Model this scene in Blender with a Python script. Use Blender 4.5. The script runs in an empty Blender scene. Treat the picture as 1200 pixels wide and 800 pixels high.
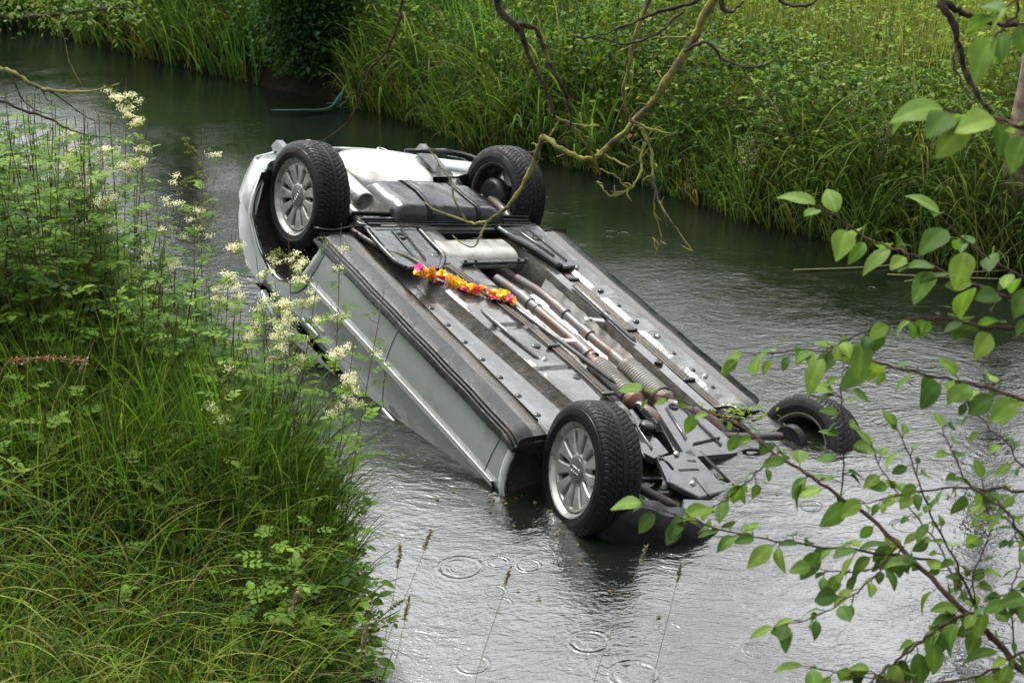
import bpy, math, random
import numpy as np
from mathutils import Matrix, Vector, Euler

rng = np.random.default_rng(7)
random.seed(7)
PI = math.pi
C = bpy.context.scene.collection
SC = bpy.context.scene

# ------------------------------------------------------------------ camera
CAM_H = 3.4113
PITCH = 0.38177
FPX = 1878.4 / 1200.0            # focal length in picture widths
cam = bpy.data.cameras.new('camera')
cam.sensor_width = 36.0
cam.lens = 36.0 * FPX
cam.clip_start = 0.05
cam.clip_end = 2000
camo = bpy.data.objects.new('camera', cam)
C.objects.link(camo)
camo.location = (0, 0, CAM_H)
camo.rotation_euler = (PI / 2 - PITCH, 0, 0)
cam.dof.use_dof = True
cam.dof.focus_distance = 8.0
cam.dof.aperture_fstop = 16.0
SC.camera = camo

# ------------------------------------------------------------------ sky (overcast) and sun
w = bpy.data.worlds.new('World')
SC.world = w
w.use_nodes = True
nt = w.node_tree
nt.nodes.clear()
SUN_EL, SUN_ROT = math.radians(58), math.radians(-25)
sky = nt.nodes.new('ShaderNodeTexSky')
sky.sky_type = 'NISHITA'
sky.sun_disc = False
sky.sun_elevation = SUN_EL
sky.sun_rotation = SUN_ROT
sky.air_density = 1.5
sky.dust_density = 4.0
hs = nt.nodes.new('ShaderNodeHueSaturation')
hs.inputs['Saturation'].default_value = 0.16
tc = nt.nodes.new('ShaderNodeTexCoord')
mp = nt.nodes.new('ShaderNodeMapping')
mp.inputs['Scale'].default_value = (1.4, 1.4, 3.2)
cl = nt.nodes.new('ShaderNodeTexNoise')
cl.inputs['Scale'].default_value = 3.0
cl.inputs['Detail'].default_value = 5
cr = nt.nodes.new('ShaderNodeMapRange')
cr.inputs['From Min'].default_value = 0.3
cr.inputs['From Max'].default_value = 0.7
cr.inputs['To Min'].default_value = 0.55
cr.inputs['To Max'].default_value = 1.5
mix = nt.nodes.new('ShaderNodeMix')
mix.data_type = 'RGBA'
mix.blend_type = 'MIX'
mix.inputs['Factor'].default_value = 0.72
mix.inputs[7].default_value = (12.0, 12.1, 12.5, 1)     # the grey cloud deck over the blue
mul = nt.nodes.new('ShaderNodeVectorMath')
mul.operation = 'SCALE'
bg = nt.nodes.new('ShaderNodeBackground')
bg.inputs['Strength'].default_value = 0.11
out = nt.nodes.new('ShaderNodeOutputWorld')
L = nt.links.new
L(tc.outputs['Generated'], mp.inputs['Vector'])
L(mp.outputs[0], cl.inputs['Vector'])
L(cl.outputs[0], cr.inputs[0])
L(sky.outputs[0], hs.inputs['Color'])
L(hs.outputs[0], mix.inputs[6])
L(mix.outputs[2], mul.inputs[0])
# the cloud is thinner and brighter over the far side of the river
dt = nt.nodes.new('ShaderNodeVectorMath')
dt.operation = 'DOT_PRODUCT'
dt.inputs[1].default_value = (-.42, .78, .46)
L(tc.outputs['Generated'], dt.inputs[0])
dr = nt.nodes.new('ShaderNodeMapRange')
dr.interpolation_type = 'SMOOTHSTEP'
dr.inputs['From Min'].default_value = -.3
dr.inputs['From Max'].default_value = .95
dr.inputs['To Min'].default_value = .6
dr.inputs['To Max'].default_value = 2.3
L(dt.outputs['Value'], dr.inputs[0])
mm = nt.nodes.new('ShaderNodeMath')
mm.operation = 'MULTIPLY'
L(cr.outputs[0], mm.inputs[0])
L(dr.outputs[0], mm.inputs[1])
L(mm.outputs[0], mul.inputs['Scale'])
L(mul.outputs[0], bg.inputs['Color'])
L(bg.outputs[0], out.inputs['Surface'])

sl = bpy.data.lights.new('sun', 'SUN')
sl.energy = 2.4
sl.angle = math.radians(18)
sl.color = (1.0, 0.95, 0.86)
so = bpy.data.objects.new('sun', sl)
C.objects.link(so)
# sky sun_rotation is measured from +Y towards +X
sd = Vector((math.sin(SUN_ROT) * math.cos(SUN_EL), math.cos(SUN_ROT) * math.cos(SUN_EL), math.sin(SUN_EL)))
so.rotation_euler = sd.to_track_quat('Z', 'Y').to_euler()

SC.view_settings.view_transform = 'Standard'
SC.view_settings.look = 'None'
SC.view_settings.gamma = 1
SC.view_settings.use_curve_mapping = False
SC.view_settings.exposure = 0.36
SC.cycles.max_bounces = 6
SC.cycles.diffuse_bounces = 3
SC.cycles.glossy_bounces = 3
SC.cycles.transmission_bounces = 2
SC.cycles.transparent_max_bounces = 4
SC.cycles.use_adaptive_sampling = True
SC.cycles.adaptive_threshold = 0.02
SC.cycles.sample_clamp_indirect = 6


# ------------------------------------------------------------------ node helpers
def sock(sockets, name):
    return sockets[name]


class M:
    """small wrapper round a principled material"""
    def __init__(s, name, col=(.5, .5, .5), rough=.5, metal=0., spec=.5, coat=0., coat_rough=.08, ior=1.5):
        s.m = bpy.data.materials.new(name)
        s.m.use_nodes = True
        s.t = s.m.node_tree
        s.p = s.t.nodes['Principled BSDF']
        s.p.inputs['Base Color'].default_value = (*col, 1)
        s.p.inputs['Roughness'].default_value = rough
        s.p.inputs['Metallic'].default_value = metal
        s.p.inputs['Specular IOR Level'].default_value = spec
        s.p.inputs['Coat Weight'].default_value = coat
        s.p.inputs['Coat Roughness'].default_value = coat_rough
        s.p.inputs['IOR'].default_value = ior

    def n(s, typ, **kw):
        nd = s.t.nodes.new(typ)
        for k, v in kw.items():
            if k in nd.inputs:
                nd.inputs[k].default_value = v
            else:
                setattr(nd, k, v)
        return nd

    def l(s, a, b):
        s.t.links.new(a, b)

    def coord(s, kind='Object', scale=(1, 1, 1)):
        tcn = s.n('ShaderNodeTexCoord')
        mpn = s.n('ShaderNodeMapping')
        mpn.inputs['Scale'].default_value = scale
        s.l(tcn.outputs[kind], mpn.inputs['Vector'])
        return mpn.outputs[0]

    def noise(s, vec, scale, detail=4, rough=.5, lo=.35, hi=.65, tmin=0, tmax=1):
        nz = s.n('ShaderNodeTexNoise')
        nz.inputs['Scale'].default_value = scale
        nz.inputs['Detail'].default_value = detail
        nz.inputs['Roughness'].default_value = rough
        s.l(vec, nz.inputs['Vector'])
        mr = s.n('ShaderNodeMapRange')
        mr.inputs['From Min'].default_value = lo
        mr.inputs['From Max'].default_value = hi
        mr.inputs['To Min'].default_value = tmin
        mr.inputs['To Max'].default_value = tmax
        s.l(nz.outputs[0], mr.inputs[0])
        return mr.outputs[0]

    def mixc(s, fac, a, b):
        mx = s.n('ShaderNodeMix')
        mx.data_type = 'RGBA'
        if fac is None:
            mx.inputs[0].default_value = .5
        elif isinstance(fac, (int, float)):
            mx.inputs[0].default_value = fac
        else:
            s.l(fac, mx.inputs[0])
        for i, c in ((6, a), (7, b)):
            if isinstance(c, tuple):
                mx.inputs[i].default_value = (*c, 1)
            else:
                s.l(c, mx.inputs[i])
        return mx.outputs[2]

    def bump(s, height, dist=.002, strength=1., prev=None):
        b = s.n('ShaderNodeBump')
        b.inputs['Strength'].default_value = strength
        b.inputs['Distance'].default_value = dist
        s.l(height, b.inputs['Height'])
        if prev is not None:
            s.l(prev, b.inputs['Normal'])
        s.l(b.outputs[0], s.p.inputs['Normal'])
        return b.outputs[0]


def veg_mat(name, rough=.5, trans=.35, spec=.35, veins=False):
    a = M(name, rough=rough, spec=spec)
    at = a.n('ShaderNodeAttribute')
    at.attribute_name = 'Col'
    v = a.coord('Object')
    f = a.noise(v, 40, 3, .6, .3, .7, .75, 1.2)
    sc = a.n('ShaderNodeVectorMath')
    sc.operation = 'SCALE'
    a.l(at.outputs['Color'], sc.inputs[0])
    a.l(f, sc.inputs['Scale'])
    a.l(sc.outputs[0], a.p.inputs['Base Color'])
    if trans > 0:
        tr = a.n('ShaderNodeBsdfTranslucent')
        s2 = a.n('ShaderNodeVectorMath')
        s2.operation = 'MULTIPLY'
        s2.inputs[1].default_value = (1.35, 1.45, .7)
        a.l(sc.outputs[0], s2.inputs[0])
        a.l(s2.outputs[0], tr.inputs['Color'])
        mx = a.n('ShaderNodeMixShader')
        mx.inputs[0].default_value = trans
        a.l(a.p.outputs[0], mx.inputs[1])
        a.l(tr.outputs[0], mx.inputs[2])
        a.l(mx.outputs[0], a.t.nodes['Material Output'].inputs['Surface'])
    return a.m


MAT = {}
MAT['grass'] = veg_mat('grass_blade', .55, .38, .05)
MAT['leaf'] = veg_mat('green_leaf', .45, .36, .07)
MAT['stem'] = veg_mat('plant_stem', .55, 0, .3)
MAT['flower'] = veg_mat('cream_flower', .7, .3, .2)
MAT['petal'] = veg_mat('bright_petal', .45, .25, .4)


# bark with moss and lichen
def bark(name, base, dark, moss, lo=.48, hi=.6, scale=30):
    a = M(name, base, .85, spec=.2)
    v = a.coord('Object')
    c = a.mixc(a.noise(v, scale, 6, .65, .35, .65), dark, base)
    c = a.mixc(a.noise(v, scale * .35, 5, .6, lo, hi), c, moss)
    a.l(c, a.p.inputs['Base Color'])
    a.bump(a.noise(v, scale * 3, 5, .7, .2, .8), .006)
    return a.m


MAT['moss_bark'] = bark('mossy_bark', (.15, .13, .085), (.05, .043, .028), (.25, .25, .06), .40, .52, 34)
MAT['dark_bark'] = bark('dark_bark', (.085, .07, .052), (.02, .017, .013), (.13, .13, .05), .58, .7, 30)
MAT['pale_bark'] = bark('pale_bark', (.26, .21, .15), (.10, .08, .06), (.15, .15, .08), .55, .7, 14)
MAT['twig_bark'] = bark('twig_bark', (.10, .055, .045), (.04, .025, .02), (.12, .10, .04), .55, .7, 60)

# soil
a = M('bank_soil', (.05, .04, .025), .95, spec=.1)
v = a.coord('Object')
a.l(a.mixc(a.noise(v, 3, 6), (.014, .018, .006), (.03, .025, .014)), a.p.inputs['Base Color'])
a.bump(a.noise(v, 18, 6, .7), .05)
MAT['soil'] = a.m


# ------------------------------------------------------------------ mesh accumulation
class G:
    def __init__(s):
        s.v, s.f, s.c, s.n = [], [], [], 0

    def add(s, v, f, col=None):
        v = np.asarray(v, float).reshape(-1, 3)
        s.v.append(v)
        fs = f if isinstance(f, list) and len(f) and isinstance(f[0], np.ndarray) else [np.asarray(f, int)]
        for q in fs:
            if len(q):
                s.f.append(np.asarray(q, int) + s.n)
        if col is None:
            col = np.ones((len(v), 3)) * .5
        col = np.asarray(col, float)
        if col.ndim == 1:
            col = np.tile(col, (len(v), 1))
        s.c.append(col)
        s.n += len(v)

    def box(s, c, d, rot=None, bev=0, col=None):
        """box centred c, full size d, corners chamfered in plan and section by bev"""
        c = np.array(c, float)
        hx, hy, hz = np.array(d, float) / 2
        if bev <= 0:
            v = np.array([[x, y, z] for x in (-hx, hx) for y in (-hy, hy) for z in (-hz, hz)])
            f = [[0, 1, 3, 2], [4, 6, 7, 5], [0, 4, 5, 1], [2, 3, 7, 6], [0, 2, 6, 4], [1, 5, 7, 3]]
            fs = [np.array(f)]
        else:
            b = min(bev, hx * .9, hy * .9, hz * .9)
            rings = []
            for z, i in ((-hz, b), (-hz + b, 0), (hz - b, 0), (hz, b)):
                x, y = hx - i, hy - i
                k = b
                rings.append([[x, y - k, z], [x - k, y, z], [-x + k, y, z], [-x, y - k, z], [-x, -y + k, z], [-x + k, -y, z], [x - k, -y, z], [x, -y + k, z]])
            v = np.array(rings).reshape(-1, 3)
            q = []
            for r in range(3):
                for i in range(8):
                    j = (i + 1) % 8
                    q.append([r * 8 + i, r * 8 + j, r * 8 + 8 + j, r * 8 + 8 + i])
            fs = [np.array(q), np.array([list(range(7, -1, -1)), list(range(24, 32))])]
        if rot is not None:
            v = v @ np.array(Euler(rot).to_matrix()).T
        s.add(v + c, fs, col)

    def tube(s, pts, rad, n=8, col=None, cap=True, jitter=0):
        P = np.asarray(pts, float)
        m = len(P)
        rad = np.ones(m) * rad if np.isscalar(rad) else np.asarray(rad, float)
        T = np.gradient(P, axis=0)
        T /= np.linalg.norm(T, axis=1)[:, None] + 1e-12
        a = np.array([0, 0, 1.]) if abs(T[0][2]) < .9 else np.array([1., 0, 0])
        N = np.cross(T[0], a)
        N /= np.linalg.norm(N)
        Ns = [N]
        for i in range(1, m):
            N = Ns[-1] - T[i] * (Ns[-1] @ T[i])
            N /= np.linalg.norm(N) + 1e-12
            Ns.append(N)
        Ns = np.array(Ns)
        B = np.cross(T, Ns)
        th = np.linspace(0, 2 * PI, n, endpoint=False)
        rr = rad[:, None] * np.ones(n)
        if jitter:
            rr = rr * (1 + rng.normal(size=rr.shape) * jitter)
        V = P[:, None] + rr[..., None] * (np.cos(th)[None, :, None] * Ns[:, None] + np.sin(th)[None, :, None] * B[:, None])
        V = V.reshape(-1, 3)
        i, j = np.meshgrid(np.arange(m - 1), np.arange(n), indexing='ij')
        j2 = (j + 1) % n
        q = np.stack([i * n + j, i * n + j2, (i + 1) * n + j2, (i + 1) * n + j], -1).reshape(-1, 4)
        fs = [q]
        if cap:
            fs.append(np.array([list(range(n - 1, -1, -1)), list(range((m - 1) * n, m * n))]))
        s.add(V, fs, col)

    def grid(s, V, col=None, closed_u=False, closed_v=False):
        """V of shape (nu, nv, 3)"""
        nu, nv = V.shape[:2]
        i, j = np.meshgrid(np.arange(nu if closed_u else nu - 1), np.arange(nv if closed_v else nv - 1), indexing='ij')
        i2, j2 = (i + 1) % nu, (j + 1) % nv
        q = np.stack([i * nv + j, i2 * nv + j, i2 * nv + j2, i * nv + j2], -1).reshape(-1, 4)
        s.add(V.reshape(-1, 3), [q], None if col is None else (np.asarray(col).reshape(-1, 3) if np.ndim(col) > 1 else col))

    def lathe(s, prof, n=48, axis='y', centre=(0, 0, 0), a0=0, a1=2 * PI, col=None):
        """prof list of (radius, along)"""
        prof = np.array(prof, float)
        full = abs(a1 - a0 - 2 * PI) < 1e-6
        th = np.linspace(a0, a1, n, endpoint=not full)
        r, h = prof[:, 0][None], prof[:, 1][None]
        ct, st = np.cos(th)[:, None], np.sin(th)[:, None]
        if axis == 'y':
            V = np.stack([r * ct, h + 0 * ct, r * st], -1)
        elif axis == 'z':
            V = np.stack([r * ct, r * st, h + 0 * ct], -1)
        else:
            V = np.stack([h + 0 * ct, r * ct, r * st], -1)
        s.grid(V + np.array(centre), col, closed_u=full)

    def prism(s, poly, z0, z1, col=None, axis='z', inset=0):
        """extrude a 2D polygon between z0 and z1 along axis"""
        p = np.array(poly, float)
        c = p.mean(0)
        p2 = c + (p - c) * (1 - inset)
        n = len(p)
        def lift(q, z):
            if axis == 'z':
                return np.column_stack([q, np.full(n, z)])
            if axis == 'y':
                return np.column_stack([q[:, 0], np.full(n, z), q[:, 1]])
            return np.column_stack([np.full(n, z), q])
        v = np.vstack([lift(p, z0), lift(p2, z1)])
        i = np.arange(n)
        j = (i + 1) % n
        s.add(v, [np.stack([i, j, j + n, i + n], -1), np.array([i[::-1], i + n])], col)

    def build(s, name, mat, parent=None, smooth=True, flip=False, angle=None):
        V = np.concatenate(s.v)
        me = bpy.data.meshes.new(name)
        me.vertices.add(len(V))
        me.vertices.foreach_set('co', V.ravel().astype('f4'))
        loops = np.concatenate([q.ravel() for q in s.f])
        lens = np.concatenate([np.full(len(q), q.shape[1]) for q in s.f])
        me.loops.add(len(loops))
        me.loops.foreach_set('vertex_index', loops.astype('i4'))
        me.polygons.add(len(lens))
        st = np.concatenate([[0], np.cumsum(lens)[:-1]])
        me.polygons.foreach_set('loop_start', st.astype('i4'))
        me.polygons.foreach_set('loop_total', lens.astype('i4'))
        me.update(calc_edges=True)
        ca = me.color_attributes.new('Col', 'FLOAT_COLOR', 'POINT')
        cc = np.concatenate(s.c)
        ca.data.foreach_set('color', np.column_stack([cc, np.ones(len(cc))]).ravel().astype('f4'))
        me.materials.append(mat)
        if smooth:
            me.polygons.foreach_set('use_smooth', np.ones(len(lens), bool))
        me.validate()
        if angle:
            try:
                me.set_sharp_from_angle(angle=math.radians(angle))
            except Exception:
                pass
        o = bpy.data.objects.new(name, me)
        C.objects.link(o)
        if parent:
            o.parent = parent
        return o


def tag(o, label=None, cat=None, group=None, kind=None):
    if label:
        o['label'] = label
    if cat:
        o['category'] = cat
    if group:
        o['group'] = group
    if kind:
        o['kind'] = kind
    return o


def empty(name, loc=(0, 0, 0), parent=None, rz=0):
    o = bpy.data.objects.new(name, None)
    o.empty_display_size = .2
    C.objects.link(o)
    o.location = loc
    o.rotation_euler = (0, 0, rz)
    if parent:
        o.parent = parent
    return o


def norm(a):
    return a / (np.linalg.norm(a, axis=-1, keepdims=True) + 1e-12)


def at(px, py, dist):
    """point of the place seen at photo position px, py at camera-axis distance dist"""
    fw = np.array([0, math.cos(PITCH), -math.sin(PITCH)])
    up = np.array([0, math.sin(PITCH), math.cos(PITCH)])
    return np.array([0, 0, CAM_H]) + dist * (fw + np.array([1., 0, 0]) * (px - 600) / 1878.4 - up * (py - 400) / 1878.4)


def smooth_path(pts, n=6):
    """Catmull-Rom through the points"""
    P = np.asarray(pts, float)
    P = np.vstack([2 * P[0] - P[1], P, 2 * P[-1] - P[-2]])
    o = []
    for i in range(1, len(P) - 2):
        p0, p1, p2, p3 = P[i - 1:i + 3]
        for t in np.linspace(0, 1, n, endpoint=False):
            o.append(.5 * ((2 * p1) + (-p0 + p2) * t + (2 * p0 - 5 * p1 + 4 * p2 - p3) * t * t + (-p0 + 3 * p1 - 3 * p2 + p3) * t ** 3))
    o.append(P[-2])
    return np.array(o)


# ------------------------------------------------------------------ vegetation primitives (vectorised)
def add_leaves(g, P, D, U, Ln, Wd, col, K=4, droop=.25, fold=.18, serr=0., tipcol=None):
    P, D, U = np.asarray(P, float), norm(np.asarray(D, float)), np.asarray(U, float)
    N = len(P)
    S = norm(np.cross(D, U))
    U = np.cross(S, D)
    t = np.linspace(0, 1, K)
    wp = np.sin(PI * t ** .8) ** .75
    wp[0] = .04
    wp[-1] = .03
    if serr:
        wp = wp * (1 + serr * (np.arange(K) % 2 - .5))
    Ln, Wd = np.broadcast_to(Ln, N), np.broadcast_to(Wd, N)
    dr = droop * rng.uniform(.3, 1.5, N)
    wav = rng.normal(0, .03, (N, K))
    mid = P[:, None] + D[:, None] * (t[None, :, None] * Ln[:, None, None]) - U[:, None] * ((dr[:, None] * t[None] ** 2 + wav * .5) * Ln[:, None])[..., None]
    side = S[:, None] * (wp[None, :] * Wd[:, None])[..., None]
    lift = U[:, None] * (fold * wp[None] * Wd[:, None] * rng.uniform(.2, 1.6, (N, 1)) + wav * Wd[:, None])[..., None]
    V = np.stack([mid - side + lift, mid, mid + side + lift], 2)    # N,K,3,3
    base = (np.arange(N) * K * 3)[:, None, None]
    k = np.arange(K - 1)[None, :, None]
    h = np.arange(2)[None, None, :]
    q = np.stack([base + k * 3 + h, base + k * 3 + h + 1, base + (k + 1) * 3 + h + 1, base + (k + 1) * 3 + h], -1).reshape(-1, 4)
    col = np.broadcast_to(np.asarray(col, float), (N, 3))
    cv = np.repeat(col, K * 3, 0).reshape(N, K, 3, 3)
    cv = cv.copy()
    cv[:, :, 1] *= 1.18
    g.add(V.reshape(-1, 3), [q], cv.reshape(-1, 3))


def add_blades(g, P, az, H, Wd, lean, col, K=6, tipcol=None, stiff=2.0):
    """grass blades: stand at P, lean by `lean` towards azimuth az, tip droops"""
    P = np.asarray(P, float)
    N = len(P)
    t = np.linspace(0, 1, K)
    H, Wd, lean = (np.broadcast_to(x, N) for x in (H, Wd, lean))
    d = np.stack([np.cos(az), np.sin(az), 0 * az], -1)
    ang = lean[:, None] * t[None] ** stiff * 1.0 + lean[:, None] * .25
    seg = H[:, None] / (K - 1)
    hx = np.concatenate([np.zeros((N, 1)), np.cumsum(np.sin(ang[:, :-1]) * seg, 1)], 1)
    hz = np.concatenate([np.zeros((N, 1)), np.cumsum(np.cos(ang[:, :-1]) * seg, 1)], 1)
    mid = P[:, None] + d[:, None] * hx[..., None]
    mid[..., 2] += hz
    # blade face turned at random
    fa = az + rng.normal(0, .9, N) + PI / 2
    S = np.stack([np.cos(fa), np.sin(fa), 0 * fa], -1)
    wp = (1 - t ** 2.2) * .95 + .05
    wp[0] = .6
    side = S[:, None] * (wp[None] * Wd[:, None] / 2)[..., None]
    V = np.stack([mid - side, mid + side], 2)
    base = (np.arange(N) * K * 2)[:, None]
    k = np.arange(K - 1)[None]
    q = np.stack([base + k * 2, base + k * 2 + 1, base + k * 2 + 3, base + k * 2 + 2], -1).reshape(-1, 4)
    col = np.broadcast_to(np.asarray(col, float), (N, 3))
    cv = np.repeat(col, K * 2, 0).reshape(N, K, 2, 3).copy()
    if tipcol is not None:
        tt = (t ** 2)[None, :, None, None]
        cv = cv * (1 - tt) + np.broadcast_to(tipcol, (N, 3))[:, None, None] * tt
    g.add(V.reshape(-1, 3), [q], cv.reshape(-1, 3))


def pick(cols, N, jit=.18):
    cols = np.asarray(cols, float)
    c = cols[rng.integers(0, len(cols), N)]
    return c * rng.uniform(1 - jit, 1 + jit, (N, 1)) * rng.uniform(1 - jit * .4, 1 + jit * .4, (N, 3))


GREEN = [(.07, .13, .018), (.105, .175, .022), (.048, .095, .016), (.14, .21, .028), (.028, .055, .012)]
LUSH = [(.04, .085, .014), (.07, .14, .02), (.03, .06, .012), (.10, .18, .022)]
STRAW = [(.26, .19, .085), (.20, .12, .05), (.30, .24, .12), (.17, .08, .035)]
LIGHT = [(.18, .24, .03), (.23, .27, .055), (.13, .20, .025)]


# ------------------------------------------------------------------ terrain
NEAR = np.array([(-40, 50), (-14, 22), (-7.2, 14.6), (-4.9, 11.6), (-3.5, 9.7), (-2.55, 8.45), (-1.7, 7.4), (-1.12, 6.5), (-.74, 5.75), (-.62, 5.2), (-.60, 4.7), (-.55, 4.1), (-.2, 3.55), (1.0, 3.3), (3.2, 3.35), (7, 3.9), (14, 2), (40, -12)], float)
FAR = np.array([(-60, 60), (-16, 24), (-9, 19.2), (-5.4, 17.9), (-4.17, 16.7), (-2.15, 14.8), (-1.55, 14.35), (-.7, 13.45), (-.28, 12.75), (.34, 12.35), (1.14, 11.55), (1.67, 10.8), (2.28, 10.25), (3.22, 9.6), (6, 8.3), (14, 5), (50, -8)], float)


def sdist(P, line, sign):
    """signed distance to a polyline; positive on its left when sign=1"""
    P = np.asarray(P, float)
    best = np.full(len(P), 1e9)
    s = np.ones(len(P))
    for a, b in zip(line[:-1], line[1:]):
        d = b - a
        t = np.clip(((P - a) @ d) / (d @ d), 0, 1)
        q = a + t[:, None] * d
        dd = np.linalg.norm(P - q, axis=1)
        cr_ = d[0] * (P[:, 1] - a[1]) - d[1] * (P[:, 0] - a[0])
        m = dd < best - 1e-9
        best = np.where(m, dd, best)
        s = np.where(m, np.where(cr_ > 0, 1, -1), s)
    return best * s * sign


def lump(P, sc, seed=0):
    x, y = P[:, 0] * sc, P[:, 1] * sc
    return (np.sin(x * 1.3 + seed) * np.cos(y * 1.1 + 2 * seed) + .6 * np.sin(x * 2.9 + 1.7 * y + seed * 3) + .4 * np.sin(y * 4.3 - x * 2.1 + seed)) / 2


def height(P):
    P = np.asarray(P, float).reshape(-1, 2)
    dn = sdist(P, NEAR, -1)
    df = sdist(P, FAR, 1)
    hn = np.where(dn > 0, .12 * np.minimum(dn / .15, 1) + 1.65 * (1 - np.exp(-np.maximum(dn - .1, 0) / 2.6)), dn * .8)
    hf = np.where(df > 0, .16 * np.minimum(df / .12, 1) + .34 * (1 - np.exp(-df / 1.1)) + .015 * np.minimum(df, 40), df * .8)
    hgt = np.maximum(np.maximum(hn, hf), -1.6)
    return hgt + .06 * lump(P, 1.3) * (np.maximum(dn, df) > .3)


def nonuni(a, b, c, d, fine, coarse):
    l = np.concatenate([-np.geomspace(b - a + 1, 1, coarse)[:-1] + 1 + b, np.arange(b, c, fine), np.geomspace(1, d - c + 1, coarse) - 1 + c])
    return l


xs = nonuni(-400, -14, 9, 400, .14, 26)
ys = nonuni(-200, -2, 26, 700, .14, 26)
X, Y = np.meshgrid(xs, ys, indexing='ij')
H = height(np.stack([X.ravel(), Y.ravel()], -1)).reshape(X.shape)
g = G()
g.grid(np.stack([X, Y, H], -1))
tag(g.build('ground', MAT['soil']), kind='structure')

# ------------------------------------------------------------------ water
a = M('river_water', (.010, .016, .013), .03, ior=1.98, spec=.5)
tcw = a.n('ShaderNodeTexCoord')
pos = tcw.outputs['Object']


def mapped(scale, rot=0):
    m_ = a.n('ShaderNodeMapping')
    m_.inputs['Scale'].default_value = scale
    m_.inputs['Rotation'].default_value = (0, 0, rot)
    a.l(pos, m_.inputs['Vector'])
    return m_.outputs[0]


def math_(op, x, y=None, z=None):
    n_ = a.n('ShaderNodeMath')
    n_.operation = op
    for i, q in enumerate((x, y, z)):
        if q is None:
            continue
        if isinstance(q, (int, float)):
            n_.inputs[i].default_value = q
        else:
            a.l(q, n_.inputs[i])
    return n_.outputs[0]


FLOW = math.radians(-38)      # the current runs down to the right
# warp so the ripples do not look like plain noise
wz = a.n('ShaderNodeTexNoise')
wz.inputs['Scale'].default_value = 1.1
wz.inputs['Detail'].default_value = 3
a.l(mapped((1, 1, 1)), wz.inputs['Vector'])
wv = a.n('ShaderNodeVectorMath')
wv.operation = 'SCALE'
wv.inputs['Scale'].default_value = .5
a.l(wz.outputs['Color'], wv.inputs[0])
wa = a.n('ShaderNodeVectorMath')
wa.operation = 'ADD'
a.l(wv.outputs[0], wa.inputs[0])
a.l(pos, wa.inputs[1])
pos = wa.outputs[0]
patch = a.noise(mapped((.55, .9, 1), .5), .9, 3, .55, .38, .62, 0, 1)
r1 = a.noise(mapped((1.0, 1.7, 1), .35), 11, 4, .55, 0, 1, 0, 1)
r2 = a.noise(mapped((1.0, 1.9, 1), -.15), 30, 3, .55, 0, 1, 0, 1)
r3 = a.noise(mapped((1, 1.2, 1), .2), 3.0, 3, .5, 0, 1, 0, 1)
r4 = a.noise(mapped((1.0, 2.2, 1), .1), 7, 3, .5, 0, 1, 0, 1)
pos = tcw.outputs['Object']
r2w = math_('MULTIPLY', r2, math_('MULTIPLY_ADD', patch, .8, .35))
h = math_('ADD', math_('MULTIPLY', math_('MULTIPLY', r1, math_('MULTIPLY_ADD', patch, .7, .5)), .60), math_('MULTIPLY', r2w, .42))
h = math_('ADD', h, math_('MULTIPLY', r3, .65))
# slack water under the far bank lies smoother
sx = a.n('ShaderNodeSeparateXYZ')
a.l(tcw.outputs['Object'], sx.inputs[0])
slack = a.n('ShaderNodeMapRange')
slack.inputs['From Min'].default_value = 7.5
slack.inputs['From Max'].default_value = 12.5
slack.inputs['To Min'].default_value = 1.0
slack.inputs['To Max'].default_value = .55
a.l(sx.outputs['Y'], slack.inputs[0])
h = math_('MULTIPLY', h, slack.outputs[0])
# rings of rain drops: x, y, outer radius
RINGS = [(-.22, 5.93, .10), (-.22, 5.93, .045), (-.06, 5.98, .05), (.07, 5.95, .055), (-.07, 5.74, .05), (-.05, 5.64, .055),
         (.30, 5.36, .085), (.46, 5.13, .10), (.62, 5.45, .05), (-.15, 5.2, .07), (1.35, 5.7, .06), (1.75, 6.3, .07),
         (2.2, 7.9, .08), (1.6, 8.3, .06), (2.6, 9.0, .08), (.95, 5.3, .06), (-3.2, 11.2, .08), (-1.6, 12.0, .07), (1.45, 9.6, .07)]
rb = np.random.default_rng(5)
for _ in range(26):
    yy_ = rb.uniform(4.9, 11.5)
    RINGS.append((rb.uniform(-.05, .30) * yy_ - (.15 if yy_ > 8 else 0), yy_, rb.uniform(.02, .075)))
brk = a.noise(tcw.outputs['Object'], 9, 2, .5, .35, .6, .15, 1)
for (rx, ry, rr) in RINGS:
    ds = a.n('ShaderNodeVectorMath')
    ds.operation = 'DISTANCE'
    ds.inputs[1].default_value = (rx, ry, 0)
    a.l(pos, ds.inputs[0])
    d_ = ds.outputs['Value']
    u_ = math_('MULTIPLY', math_('SUBTRACT', d_, rr * .85), 1 / (rr * .22))
    win = math_('POWER', 2.71828, math_('MULTIPLY', math_('MULTIPLY', u_, u_), -1))
    wv_ = math_('MULTIPLY', math_('SINE', math_('MULTIPLY', u_, 3.6)), win)
    h = math_('ADD', h, math_('MULTIPLY', math_('MULTIPLY', wv_, brk), (.08 + 1.5 * rr) * rb.uniform(.5, 1.2)))
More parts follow.
